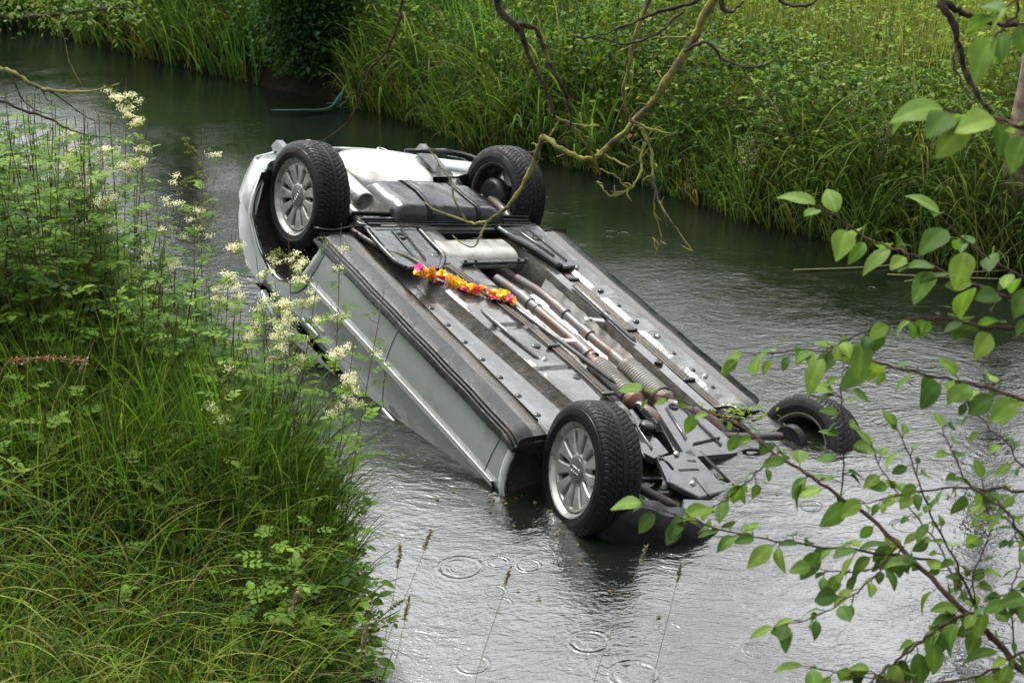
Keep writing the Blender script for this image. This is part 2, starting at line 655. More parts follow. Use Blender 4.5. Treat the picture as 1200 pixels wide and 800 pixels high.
# water heaped and broken round the wheel and along the sunken flank
for (wx, wy, wr, ws) in ((.15, 6.25, .35, .35), (-.35, 6.9, .4, .7), (-1.9, 9.6, .7, .6), (1.55, 7.1, .4, .8), (.75, 6.1, .3, .7), (.95, 6.4, .3, .6)):
    ds = a.n('ShaderNodeVectorMath')
    ds.operation = 'DISTANCE'
    ds.inputs[1].default_value = (wx, wy, 0)
    a.l(pos, ds.inputs[0])
    u_ = math_('MULTIPLY', ds.outputs['Value'], 1 / wr)
    win = math_('MULTIPLY', math_('POWER', 2.71828, math_('MULTIPLY', math_('MULTIPLY', u_, u_), -1)), ws)
    h = math_('ADD', h, math_('MULTIPLY', win, math_('MULTIPLY', r4, 1.6)))
a.bump(h, .0078, 1.0)
# murk: cloudy brown-green depth, darker weed patches
a.l(a.mixc(a.noise(tcw.outputs['Object'], .8, 4), (.004, .007, .004), (.010, .013, .009)), a.p.inputs['Base Color'])
MAT['water'] = a.m
g = G()
xs = np.concatenate([[-300, -60, -20], np.linspace(-14, 12, 60), [30, 90, 300]])
ys = np.concatenate([[-30, 0], np.linspace(3, 24, 60), [40, 80, 200, 500]])
X, Y = np.meshgrid(xs, ys, indexing='ij')
g.grid(np.stack([X, Y, 0 * X], -1))
tag(g.build('water', MAT['water']), kind='structure')

# ------------------------------------------------------------------ materials of the car
def dirty(name, base, rough, metal=0., dirt=(.09, .07, .045), amount=(.5, .7), scale=5, coat=.0, bumpd=.0015, bscale=60, big=0, spec=.5, rv=True):
    m_ = M(name, base, rough, metal, spec, coat)
    v_ = m_.coord('Object')
    f1 = m_.noise(v_, scale, 7, .65, amount[0], amount[1])
    m_.l(m_.mixc(f1, base, dirt), m_.p.inputs['Base Color'])
    f2 = m_.noise(v_, scale * 2.3, 5, .6, .35, .65, rough * .6, min(1, rough * 1.7))
    if rv:
        m_.l(f2, m_.p.inputs['Roughness'])
    if bumpd:
        b1 = m_.bump(m_.noise(v_, bscale, 4, .6, .2, .8), bumpd)
        if big:
            m_.bump(m_.noise(v_, 7, 3, .55, 0, 1), big, prev=b1)
    return m_.m


MAT['paint'] = dirty('silver_green_paint', (.55, .59, .575), .27, .35, (.25, .235, .19), (.72, 1.0), 6, coat=.4, bumpd=0, rv=False)
MAT['paint_dirty'] = dirty('muddy_silver_paint', (.48, .515, .50), .27, .38, (.27, .255, .21), (.55, .82), 7, coat=.4, bumpd=.0002, bscale=30, big=.004, rv=False)
MAT['floor'] = dirty('wet_underseal', (.052, .055, .054), .16, .0, (.030, .024, .016), (.44, .66), 5, coat=.45, bumpd=.0016, bscale=26, spec=.7, big=.010)
MAT['rocker'] = dirty('muddy_black_sill', (.009, .010, .011), .24, 0, (.035, .029, .02), (.54, .72), 6, coat=.0, bumpd=.0008, bscale=60, spec=.35, big=.006)
MAT['plastic'] = dirty('wet_black_plastic', (.008, .009, .010), .2, 0, (.03, .026, .018), (.58, .85), 5, coat=.1, bumpd=.0004, bscale=70, big=.010)
MAT['cover'] = dirty('wet_grey_cover', (.035, .038, .042), .16, 0, (.04, .034, .025), (.55, .8), 5, coat=.3, bumpd=.0005, bscale=40, big=.008)
MAT['liner'] = dirty('muddy_arch_liner', (.018, .016, .013), .7, 0, (.065, .052, .035), (.50, .80), 9, bumpd=.005, bscale=60)
MAT['tyre'] = dirty('wet_tyre_rubber', (.008, .008, .009), .36, 0, (.035, .032, .025), (.60, .85), 9, coat=.0, spec=.2, bumpd=.0004, bscale=200)
MAT['alloy'] = dirty('alloy', (.38, .385, .37), .36, .5, (.12, .10, .075), (.46, .8), 12, coat=.2, bumpd=0)
MAT['alloy_lip'] = dirty('polished_lip', (.42, .42, .40), .3, .7, (.14, .12, .09), (.48, .8), 12, bumpd=0)
MAT['cap'] = dirty('wheel_cap', (.16, .165, .165), .35, .5, (.1, .09, .07), (.6, .9), 12, bumpd=0)
MAT['chrome'] = M('chrome_ring', (.62, .62, .62), .22, .9).m
MAT['exhaust'] = dirty('rusty_exhaust', (.10, .095, .09), .35, .45, (.13, .055, .028), (.46, .62), 7, coat=.3, bumpd=.001, bscale=60)
MAT['heatshield'] = dirty('aluminium_shield', (.62, .61, .57), .36, .6, (.26, .23, .17), (.50, .74), 6, coat=.3, bumpd=.002, bscale=25)
MAT['muffler'] = dirty('dull_muffler', (.34, .33, .30), .34, .45, (.14, .115, .08), (.46, .72), 5, coat=.4, bumpd=.002, bscale=30)
MAT['well'] = dirty('white_primer_well', (.45, .45, .43), .22, .0, (.16, .14, .10), (.50, .75), 4, coat=.3, bumpd=.001, bscale=16, big=.012)
MAT['steel'] = dirty('dark_steel', (.035, .034, .032), .4, .5, (.09, .06, .04), (.45, .7), 12, coat=.2, bumpd=.001, bscale=60)
MAT['bolt'] = M('bolt_metal', (.35, .34, .32), .3, .8).m
MAT['glass'] = M('dark_glass', (.006, .009, .009), .04, ior=1.5, coat=1).m
MAT['lamp'] = M('red_lamp_lens', (.35, .012, .01), .12, coat=1).m
MAT['brass'] = M('copper_line', (.12, .10, .08), .3, .7).m
MAT['seal'] = M('black_gap', (.006, .006, .006), .8).m

MAT['rocker_black'] = dirty('scuffed_black_bumper', (.008, .009, .010), .35, 0, (.02, .02, .018), (.5, .8), 9, coat=.0, spec=.3, bumpd=.001, bscale=50)
MAT['wall_mud'] = dirty('muddy_recess', (.020, .018, .014), .5, 0, (.05, .04, .027), (.4, .7), 8, coat=.1, bumpd=.003, bscale=50, spec=.3)
MAT['sill'] = dirty('muddy_sill_underside', (.028, .028, .026), .2, 0, (.062, .048, .032), (.36, .64), 7, coat=.25, bumpd=.0018, bscale=40, big=.008)
# ------------------------------------------------------------------ the overturned car
# car axes: x forward, y to its left, z up with z = 0 at the floor pan; the root turns it upside down
def rot3(rx, ry, rz):
    return Euler((rx, ry, rz), 'XYZ').to_matrix()


car = empty('overturned_car')
car.rotation_mode = 'QUATERNION'
RC = rot3(-.18418, .24280, -.97798) @ rot3(PI, 0, 0)
car.location = (.13842, 7.95621, .33371)
car.rotation_quaternion = RC.to_quaternion()
tag(car, 'silver-green saloon car lying upside down, nose sunk in the river', 'car')
MC = Matrix.Translation(car.location) @ RC.to_4x4()

WB = 1.37        # half wheelbase
AX_R, AX_F = -1.28, 1.40     # arch centres
AR = .375
BELT = .62


def belt(x):
    if x > 1.1:
        return BELT - .16 * min(1, (x - 1.1) / 1.0) ** 1.4
    if x < -1.3:
        return BELT + .05 * min(1, (-1.3 - x) / .6)
    return BELT


def archz(x, zlow):
    z = zlow
    for cx, cz in ((AX_R, .045), (AX_F, .045)):
        d = abs(x - cx)
        if d < AR:
            z = max(z, cz + math.sqrt(AR * AR - d * d))
    return z


def low(x):
    if x > 1.70:
        return .18 + .10 * min(1, (x - 1.7) / .4)
    if x < -1.6:
        return -.10 + .03 * 0 + .16 * min(1, max(0, (-1.62 - x) / .5))
    return .022


def inset(z, x):
    """how far the flank lies inside its widest line at height z"""
    zz = [-.2, -.02, .03, .12, .2, .235, .25, .27, .36, .46, .55, .62, .70]
    ii = [.07, .05, .034, .012, .003, 0, .012, .016, .026, .048, .085, .125, .16]
    return float(np.interp(z, zz, ii))


# plan outline of one side, from the nose centre to the tail centre
def outline():
    pts = []
    for t in np.linspace(0, PI / 2, 16)[:-1]:      # nose: superellipse
        pts.append((1.52 + .70 * math.cos(t) ** (2 / 3.2), .885 * math.sin(t) ** (2 / 3.0)))
    for x in np.concatenate([np.linspace(1.50, AX_F + AR, 0)]):
        pts.append((x, .885))
    xs_ = set(np.round(np.linspace(1.5, -1.55, 46), 4))
    for cx in (AX_R, AX_F):
        for t in np.linspace(0, PI, 29):
            xs_.add(round(cx + AR * math.cos(t) * .99999, 4))
    for x in sorted(xs_, reverse=True):
        if x < -1.60:
            continue
        pts.append((x, .87 + .015 * max(0, min(1, (x - .6) / .9))))
    last = pts[-1][0]
    for t in np.linspace(PI / 2, 0, 22)[1:]:
        pts.append((last - .64 * math.cos(t) ** (2 / 2.6), .87 * math.sin(t) ** (2 / 2.3)))
    return np.array(pts)


OUT = outline()
TAN = norm(np.gradient(OUT, axis=0))
NRM = np.stack([-TAN[:, 1], TAN[:, 0]], 1)      # outward
if NRM[30][1] < 0:
    NRM = -NRM
NZ = 22
zf = np.array([0, .03, .07, .12, .18, .24, .30, .345, .365, .385, .41, .45, .5, .55, .6, .66, .72, .78, .84, .9, .96, 1.0])

g = G()
for side in (1, -1):
    V = np.zeros((len(OUT), NZ, 3))
    for i, ((x, y), n_) in enumerate(zip(OUT, NRM)):
        z0 = archz(x, low(x))
        z1 = belt(x)
        for k in range(NZ):
            # rows sit on fixed heights where they can so that the moulding line stays straight
            zk = low(x) + (z1 - low(x)) * zf[k]
            zk = max(zk, z0) if k < NZ - 1 else z1
            ins = inset(zk, x)
            px_, py_ = x - n_[0] * ins, y - n_[1] * ins
            V[i, k] = (px_, py_ * side, zk)
    if side < 0:
        V = V[:, ::-1]
    g.grid(V)
body = g.build('body_shell', MAT['paint_dirty'], car, angle=40)
body['label'] = 'silver-green painted flank and bumper skin'
sol = body.modifiers.new('thick', 'SOLIDIFY')
sol.thickness = .012
sol.offset = -1

# arch lips: rolled edge round each wheel opening
for cx in (AX_R, AX_F):
    for side in (1, -1):
        g = G()
        th = np.linspace(-.10 if cx < 0 else .62, PI + .10, 40)
        prof = [(-.004, .0), (-.008, .008), (.006, .013), (.030, .009), (.044, .000)]
        V = np.zeros((len(th), len(prof), 3))
        for i, t in enumerate(th):
            for j, (dr, dy) in enumerate(prof):
                r = AR + dr
                x, z = cx + r * math.cos(t), .045 + r * math.sin(t)
                yy = np.interp(-x, -OUT[:, 0], OUT[:, 1]) if True else .87
                V[i, j] = (x, side * (yy - inset(z, x) + dy + .001), z)
        g.grid(V)
        g.build('arch_lip', MAT['paint'], car)

# wheel arch liners (half tub and inner wall)
for cx in (AX_R, AX_F):
    for side in (1, -1):
        g = G()
        th = np.linspace(-.25 if cx < 0 else .5, PI + .25, 40)
        ys_ = np.array([.862, .80, .72, .64, .56, .50])
        rr = np.array([AR - .006, AR + .004, AR + .008, AR + .006, AR - .0, AR - .02])
        V = np.zeros((len(th), len(ys_) + 2, 3))
        for i, t in enumerate(th):
            for j in range(len(ys_)):
                r = rr[j] + .006 * math.sin(9 * t)
                V[i, j] = (cx + r * math.cos(t), side * ys_[j], .045 + r * math.sin(t))
            V[i, -2] = (cx + .2 * math.cos(t), side * .49, .045 + .2 * math.sin(t))
            V[i, -1] = (cx, side * .49, .045)
        g.grid(V)
        g.build('arch_liner', MAT['liner'], car, angle=50)

# side moulding with its bright edge, and panel gaps, on both sides
for side in (1, -1):
    g = G()
    xs_ = np.linspace(-.86, .985, 60)
    prof = [(.228, .000), (.2285, .010), (.236, .0135), (.262, .0135), (.274, .009), (.282, .0)]
    V = np.array([[(x, side * (.87 + .015 * max(0, min(1, (x - .6) / .9)) - inset(z, x) * 1 + dy), z) for (z, dy) in prof] for x in xs_])
    g.grid(V)
    mo = g.build('side_moulding', MAT['paint'], car, angle=30)
    g = G()
    V = np.array([[(x, side * (.8735 + .015 * max(0, min(1, (x - .6) / .9)) + dy), z) for (z, dy) in ((.2245, .002), (.2245, .0135), (.2300, .0135), (.2300, .002))] for x in xs_])
    g.grid(V, closed_v=True)
    g.build('bright_strip', MAT['alloy_lip'], mo, smooth=False)
    for (xa, xb) in ((.905, .90), (-.06, -.04)):
        g = G()
        zs_ = np.linspace(.03, .60, 30)
        V = np.array([[(xa + (xb - xa) * i / 29 + dx, side * (.8712 + .015 * max(0, min(1, (xa - .6) / .9)) - inset(z, 0)), z) for dx in (-.003, .003)] for i, z in enumerate(zs_)])
        g.grid(V)
        g.build('door_gap', MAT['seal'], car, smooth=False)
    # rear door edge runs along the arch
    g = G()
    V = np.array([[(AX_R + r * math.cos(t), side * (.8715 - inset(.045 + r * math.sin(t), 0)), .045 + r * math.sin(t)) for r in (AR + .050, AR + .056)] for t in np.linspace(.02, 1.15, 20)])
    g.grid(V)
    g.build('door_gap', MAT['seal'], car, smooth=False)
    # belt-line rubber and door handles
    for hx in (.10, -.80):
        g = G()
        g.box((hx - .02, side * .832, .49), (.19, .022, .03), bev=.008)
        g.build('door_handle', MAT['paint'], car, angle=35)

# greenhouse: glass band, pillars and roof (under water, modelled plainly)
g = G()
XS = np.linspace(-1.55, 1.15, 20)


def ghw(x, t):
    """half width and height of the cabin at x, t 0 belt .. 1 roof"""
    zr = 1.19 - .04 * ((x + .2) / .8) ** 2
    fr = np.interp(x, [-1.55, -.95, -.7, .35, 1.15], [0, .82, 1, 1, 0])
    z = BELT + .01 + (zr - BELT) * min(t, fr)
    return .785 - .22 * (z - BELT) / .55, z


V = []
for x in XS:
    row = []
    for t in np.linspace(0, 1, 8):
        y, z = ghw(x, t)
        row.append((x, y, z))
    yt, zt = ghw(x, 1)
    for f_ in (.6, .2, -.2, -.6):
        row.append((x, yt * f_, zt + .02 * (1 - f_ * f_)))
    for t in np.linspace(1, 0, 8):
        y, z = ghw(x, t)
        row.append((x, -y, z))
    V.append(row)
V = np.array(V)
g.grid(V)
g.build('window_glass', MAT['glass'], car)
g = G()
g.grid(V[6:15, 7:12] + np.array([0, 0, .006]))
g.build('roof', MAT['paint'], car)
for side in (1, -1):
    for (xa, xb) in ((-1.45, -.78), (-.12, -.14), (.42, 1.12)):
        g = G()
        pa = [(x, side * (ghw(x, t)[0] + .006), ghw(x, t)[1]) for x, t in ((xa + (xb - xa) * s_ if xa < -1 else xb + (xa - xb) * s_, s_) for s_ in np.linspace(0, 1, 6))]
        g.tube(pa, .028, 6)
        g.build('pillar', MAT['paint'], car)
# bonnet and boot lid close the body on top
for nm, x0, x1 in (('bonnet', 1.0, 2.18), ('boot_lid', -2.17, -1.38)):
    g = G()
    V = []
    for x in np.linspace(x0, x1, 12):
        yy = np.interp(-x, -OUT[:, 0], OUT[:, 1]) - inset(belt(x), x)
        V.append([(x, max(yy, .05) * s_, belt(x) - .004 + .035 * (1 - s_ * s_)) for s_ in np.linspace(-1, 1, 11)])
    g.grid(np.array(V))
    g.build(nm, MAT['paint'], car)
for side in (1, -1):
    g = G()
    V = []
    sel = [i for i in range(len(OUT)) if OUT[i, 0] < -1.93]
    for i in sel:
        (x, y), n_ = OUT[i], NRM[i]
        V.append([(x - n_[0] * (inset(z, x) - .007), side * (y - n_[1] * (inset(z, x) - .007)), z) for z in np.linspace(.40, .56, 5)])
        if y < .35:
            break
    g.grid(np.array(V))
    g.build('tail_light', MAT['lamp'], car)
    # red strip that shows on the bumper corner
    g = G()
    V = []
    for i in sel[:16]:
        (x, y), n_ = OUT[i], NRM[i]
        V.append([(x - n_[0] * (inset(z, x) - .009), side * (y - n_[1] * (inset(z, x) - .009)), z) for z in (.20, .215)])
    g.grid(np.array(V))
    g.build('bumper_strip', MAT['plastic'], car)

# ---- underside -----------------------------------------------------------
# dark inner pan that closes the body
g = G()
sel = [i for i in range(len(OUT))]
V = []
for i in sel:
    x, y = OUT[i]
    yy = max(y - .05, .0)
    if abs(x - AX_R) < AR + .05 or abs(x - AX_F) < AR + .05:
        yy = min(yy, .50)
    V.append([(x - .03 * np.sign(x), yy * s_, .10) for s_ in np.linspace(-1, 1, 7)])
g.grid(np.array(V))
g.build('inner_pan', MAT['plastic'], car, smooth=False)

# pressed floor pan: section swept from the rear arch to the front arch
SEC = [(.600, .012), (.530, .012), (.500, .004), (.482, -.012), (.455, -.052), (.435, -.058), (.33, -.060), (.22, -.058), (.125, -.058), (.095, -.050), (.070, -.015), (.045, .075), (-.05, .105), (-.22, .105), (-.315, .085), (-.345, -.01), (-.37, -.045),
       (-.43, -.050), (-.448, -.035), (-.465, -.012), (-.515, -.012), (-.532, -.035), (-.56, -.050), (-.66, -.050), (-.69, -.035), (-.705, .0), (-.72, .01)]
g = G()
XS = np.linspace(-.99, 1.0, 90)
V = []
for x in XS:
    row = []
    sh = np.interp(x, [-.99, -.2, .9], [.01, 0, -.085])       # near box member narrows to the front
    for (y, z) in SEC:
        yy = y + (sh if .40 < y < .56 else (sh * .5 if .2 < y <= .4 else 0))
        zz = z
        if -.05 > z and .1 < y < .44:
            zz = z + .010 * (abs(((x + .1) % .42) - .21) < .02) + .004 * math.sin(x * 9)
        if z > .07:
            zz = z
        # cross bead in the far panel
        if -.66 < y < -.55:
            zz += .006 * (abs(((x) % .36) - .18) < .03)
        # ends sink
        e = max(0, (x - .88) / .12)
        if y > -.36:
            zz += .03 * e * e
        row.append((x, yy, zz))
    V.append(row)
g.grid(np.array(V))
V = np.array(V)
g = G()
for a_, b_ in ((0, 3), (4, 10), (16, 27)):
    g.grid(V[:, a_:b_ + 0])
flo = g.build('floor_pan', MAT['floor'], car, angle=22)
for a_, b_ in ((2, 5), (9, 17)):
    g = G()
    g.grid(V[:, a_:b_])
    g.build('floor_side_wall', MAT['wall_mud'], flo, angle=22)
# embossed ribs and drain plugs on the floor
for (x, y) in ((.32, .26), (-.62, .30), (.55, -.40), (.05, -.41), (.62, .22), (-.05, .20)):
    g = G()
    g.lathe([(.0, -.066), (.020, -.066), (.024, -.063), (.024, -.05)], 16, 'z', (x, y, 0))
    g.build('drain_plug', MAT['plastic'], flo, angle=40)
g = G()
for (x0, y0, x1, y1) in ((-.15, .155, .70, .02), (-.05, .37, .45, .33), (-.25, -.40, .35, -.40)):
    g.tube([(x0, y0, -.058), (x0 + .03, y0, -.064), (x1 - .03, y1 + .01, -.064), (x1, y1, -.058)], [.004, .012, .012, .004], 8)
g.build('floor_rib', MAT['floor'], flo)

# rockers
for side in (1, -1):
    g = G()
    pr = [(.866, .030), (.8685, .020), (.862, .006), (.858, -.002), (.850, -.003), (.846, -.014), (.836, -.016), (.832, -.026), (.80, -.037), (.74, -.043), (.69, -.041), (.655, -.032), (.632, -.010), (.615, .009), (.59, .0105)]
    XS = np.linspace(-.955, 1.035, 70)
    V = []
    for x in XS:
        row = []
        for (y, z) in pr:
            e = max(0, (x - .92) / .11) ** 2 * .03 + max(0, (-.9 - x) / .06) ** 2 * .015
            yy = y + .012 * max(0, min(1, (x - .6) / .5))
            zz = z + e if z < .0 else z
            zz += .0015 * math.sin(x * 17 + y * 9)
            row.append((x, side * yy, zz))
        V.append(row)
    V = np.array(V)
    gt = G()
    gt.grid(V[:, :10])
    gt.build('sill_trim', MAT['rocker'], car, angle=30)
    g.grid(V[:, 9:])
    # end plate at the front arch
    g.add(np.vstack([V[-1], [(1.035, side * .70, .08)]]), [np.array([[i, i + 1, len(pr)] for i in range(len(pr) - 1)])])
    g.add(np.vstack([V[0], [(-.955, side * .70, .08)]]), [np.array([[i + 1, i, len(pr)] for i in range(len(pr) - 1)])])
    sk = g.build('sill', MAT['sill'], car, angle=30)
    # pinch flange lip
    g = G()
    g.grid(np.array([[(x, side * .606, .013 - .0), (x, side * .606, -.012), (x, side * .602, -.012), (x, side * .602, .013)] for x in np.linspace(-.45, .80, 30)] if False else [[(x, side * .612, .012), (x, side * .612, -.006), (x, side * .608, -.006), (x, side * .608, .012)] for x in np.linspace(-.5, .86, 30)]), closed_v=True)
    g.build('weld_flange', MAT['rocker'], sk, angle=30)
    for bx in np.linspace(-.20, .80, 7):
        g = G()
        g.lathe([(.0, .006), (.010, .006), (.0125, .0085), (.017, .010), (.018, .0125)], 16, 'z', (bx, side * (.565 if side > 0 else .575), .0 if side > 0 else -.062))
        g.build('plug', MAT['plastic'], sk)
# bracket lip at the near rear corner of the sill
g = G()
g.grid(np.array([[(-.99 + .02 * math.sin(t * 2), y, -.04 + .012 * math.sin(t)) , (-.965 + .02 * math.sin(t * 2), y, -.046)] for t, y in zip(np.linspace(0, PI, 16), np.linspace(.86, .50, 16))]))
s2 = g.build('jacking_bracket', MAT['steel'], car)
sm = s2.modifiers.new('t', 'SOLIDIFY')
sm.thickness = .006
# swept steel rail from the rear corner to the floor (the edge that curves along the near side)
g = G()
g.tube(smooth_path([(-.98, .63, -.03), (-.85, .60, -.035), (-.70, .56, -.05), (-.60, .49, -.062), (-.50, .46, -.066), (-.38, .46, -.066)]), [.016] * 31, 8)
g.build('floor_edge_rail', MAT['steel'], car)

# lines along the floor
for ys0, n_, z in ((.14, 4, -.068), (-.49, 4, -.030)):
    for k in range(n_):
        g = G()
        o_ = (k - n_ / 2) * .013
        if ys0 > 0:
            pts = [(-.52, .30 + o_, z), (-.2, .235 + o_, z), (.15, .185 + o_, z), (.22, .18 + o_, z), (.50, .17 + o_, z - .002), (.86, .15 + o_ * 1.3, z)]
        else:
            pts = [(-.80, -.50 + o_, z), (-.3, -.49 + o_, z), (.3, -.49 + o_, z), (.95, -.50 + o_, z), (1.1, -.50 + o_ * .8, z - .03)]
        g.tube(smooth_path(pts, 8), .0038, 6)
        g.build('brake_line' if k % 2 else 'fuel_line', MAT['brass'] if k % 2 else MAT['plastic'], car)
for (x, y, z) in ((-.12, .222, -.072), (.35, .172, -.072), (.80, .15, -.072), (-.35, -.495, -.036), (.2, -.495, -.036), (.7, -.50, -.036)):
    g = G()
    g.box((x, y, z), (.022, .075, .022), bev=.005)
    g.build('line_clip', MAT['plastic'], car, angle=30)

# exhaust
def pipe(name, pts, r, mat='exhaust', n=18, seg=8, parent=None):
    g_ = G()
    p_ = smooth_path(pts, seg)
    rr_ = np.interp(np.linspace(0, 1, len(p_)), np.linspace(0, 1, len(r)), r) if not np.isscalar(r) else r
    g_.tube(p_, rr_, n)
    return g_.build(name, MAT[mat], parent or car, angle=50)


pa = pipe('exhaust_pipe', [(-.45, -.02, .00), (-.28, -.06, .0), (-.05, -.075, .0), (.20, -.09, .0), (.37, -.075, -.005), (.46, -.055, -.01)], .031)
pb = pipe('exhaust_pipe', [(-.45, -.16, .00), (-.26, -.22, .0), (-.05, -.225, .0), (.25, -.235, .0), (.40, -.245, -.005), (.50, -.23, -.01)], .027)
for par, lst in ((pa, ((-.22, -.067, .037, .05), (-.12, -.073, .036, .015), (.30, -.083, .044, .10), (.36, -.076, .048, .014))), (pb, ((-.10, -.225, .035, .06), (.14, -.231, .034, .04), (.42, -.242, .036, .05)))):
    for (x, y, r, l_) in lst:
        g = G()
        g.lathe([(r - .006, -l_), (r, -l_ + .004), (r, l_ - .004), (r - .006, l_)], 24, 'x', (x, y, 0))
        g.build('pipe_sleeve', MAT['exhaust'], par, angle=40)
# catalyst flex sections with ribbed shields
for y0, y1, x0, x1 in ((-.055, -.045, .47, .80), (-.235, -.245, .50, .82)):
    g = G()
    g.tube(smooth_path([(x0, y0, -.005), ((x0 + x1) / 2, (y0 + y1) / 2, .0), (x1, y1, -.0)], 10), .058, 20)
    ct = g.build('catalyst', MAT['exhaust'], car)
    g = G()
    nx = 110
    V = []
    for i in range(nx):
        t = i / (nx - 1)
        x = x0 + .01 + (x1 - x0 - .05) * t
        yc = y0 + (y1 - y0) * t
        r = .064 + .0045 * math.sin(t * 2 * PI * 17)
        V.append([(x, yc + r * math.cos(th_), r * math.sin(th_)) for th_ in np.linspace(-PI + .2, -.2, 18)])
    g.grid(np.array(V))
    g.build('ribbed_shield', MAT['muffler'], ct)
    for xx in (x0 - .0, x1):
        g = G()
        g.lathe([(.034, -.03), (.062, -.012), (.066, 0), (.062, .012), (.034, .04)], 24, 'x', (xx, y0 if xx == x0 else y1, 0))
        g.build('flange', MAT['exhaust'], ct)
pipe('down_pipe', [(.82, -.045, .0), (.90, -.05, -.01), (.98, -.075, .0), (1.08, -.10, .05), (1.2, -.12, .14)], .036)
pipe('down_pipe', [(.84, -.245, .0), (.93, -.26, -.03), (1.02, -.34, -.03), (1.12, -.40, .02), (1.22, -.42, .14)], .040)
# hanger plates
for (x, y, rz) in ((.28, .03, .1), (.10, -.30, .25)):
    g = G()
    g.box((x, y, -.052), (.035, .12, .008), rot=(0, 0, rz), bev=.003)
    g.lathe([(0, -.065), (.012, -.065), (.013, -.052)], 6, 'z', (x, y + .03, 0))
    g.build('exhaust_hanger', MAT['bolt'], car, angle=30)
# tunnel shields
g = G()
V = []
for x in np.linspace(-.40, .50, 60):
    V.append([(x, y + .004 * math.sin(x * 60), z) for (y, z) in ((-.335, -.018), (-.322, .05), (-.30, .080), (-.14, .097), (.02, .085), (.035, .05), (.052, .0))])
g.grid(np.array(V))
g.build('tunnel_shield', MAT['heatshield'], car)

# centre silencer, lying across the tunnel
g = G()
n_ = 40
V = []
for i, t in enumerate(np.linspace(0, 1, 60)):
    y = .235 - .53 * t
    e = min(t, 1 - t)
    sc_ = min(1, (e / .06)) ** .5 if e < .06 else 1
    sc_ = max(sc_, .05)
    rib = 1 + .02 * (max(0, math.cos((t * 7 % 1 - .5) * 2 * PI)) ** 12)
    V.append([(-.70 + .115 * sc_ * rib * np.sign(math.cos(a_)) * abs(math.cos(a_)) ** .75, y, -.015 + .058 * sc_ * rib * np.sign(math.sin(a_)) * abs(math.sin(a_)) ** .75) for a_ in np.linspace(0, 2 * PI, n_, endpoint=False)])
g.grid(np.array(V), closed_v=True)
mf = g.build('centre_silencer', MAT['muffler'], car)
g = G()
g.box((-.515, -.035, -.072), (.030, .46, .012), bev=.004)
g.box((-.515, -.035, -.066), (.014, .44, .022), bev=.003)
for y in (.17, .10, -.20, -.25):
    g.lathe([(0, -.088), (.009, -.088), (.010, -.078)], 6, 'z', (-.515, y, 0))
g.build('cross_brace', MAT['plastic'], car, angle=30)

# rear subframe cover: long ribbed black bar with two arms
def ribbed(poly, z, ribs, name, mat='plastic', h=.012, parent=None):
    g_ = G()
    g_.prism(poly, z + .0, z - h, inset=.03)
    for (x0, y0, x1, y1, rw) in ribs:
        d = np.array([x1 - x0, y1 - y0])
        ln = np.linalg.norm(d)
        g_.box(((x0 + x1) / 2, (y0 + y1) / 2, z - h - .004), (ln, rw, .012), rot=(0, 0, math.atan2(d[1], d[0])), bev=.003)
    return g_.build(name, MAT[mat], parent or car, angle=30)


bar = ribbed([(-1.06, .56), (-.90, .54), (-.88, -.52), (-1.02, -.66)], -.045,
             [(-1.05, .53, -1.01, -.62, .016), (-1.015, .53, -.975, -.61, .008), (-.985, .53, -.945, -.60, .014), (-.95, .53, -.915, -.58, .007), (-.91, .52, -.89, -.52, .010)], 'subframe_cover', h=.012)
g = G()
g.box((-1.065, -.03, -.066), (.012, 1.20, .028), rot=(0, 0, .055), bev=.004)
g.build('cover_rail', MAT['plastic'], bar, angle=30)
ribbed([(-.95, .55), (-.93, .24), (-.60, .27), (-.47, .36), (-.50, .56), (-.54, .585)], -.052,
       [(-.90, .42, -.53, .46, .008), (-.92, .35, -.56, .40, .006)], 'cover_panel', 'cover', .012, bar)
g = G()
g.tube(smooth_path([(-.91, .235, -.066), (-.74, .25, -.068), (-.60, .262, -.068), (-.50, .335, -.066), (-.46, .37, -.06)]), .016, 8)
g.tube(smooth_path([(-.93, .57, -.060), (-.8, .585, -.06), (-.58, .59, -.06), (-.50, .565, -.06)]), .012, 8)
g.build('cover_edge', MAT['plastic'], bar)
ribbed([(-.91, -.34), (-.95, -.62), (-.45, -.60), (-.44, -.47), (-.62, -.44)], -.056,
       [(-.88, -.53, -.50, -.54, .008), (-.85, -.44, -.56, -.49, .008)], 'cover_panel', 'cover', .012, bar)
g = G()
g.tube(smooth_path([(-.90, -.315, -.068), (-.78, -.34, -.07), (-.60, -.41, -.07), (-.44, -.45, -.066)]), .022, 8)
g.build('cover_edge', MAT['plastic'], bar)
g = G()
g.box((-.93, -.04, -.03), (.03, .54, .07), bev=.008)
g.build('cover_edge', MAT['plastic'], bar, angle=30)
for (x, y) in ((-.83, .40), (-.78, -.52)):
    g = G()
    g.lathe([(.0, -.060), (.014, -.060), (.020, -.068), (.030, -.074), (.034, -.066), (.034, -.05)], 20, 'z', (x, y, 0))
    g.build('mount_bush', MAT['seal'], bar)

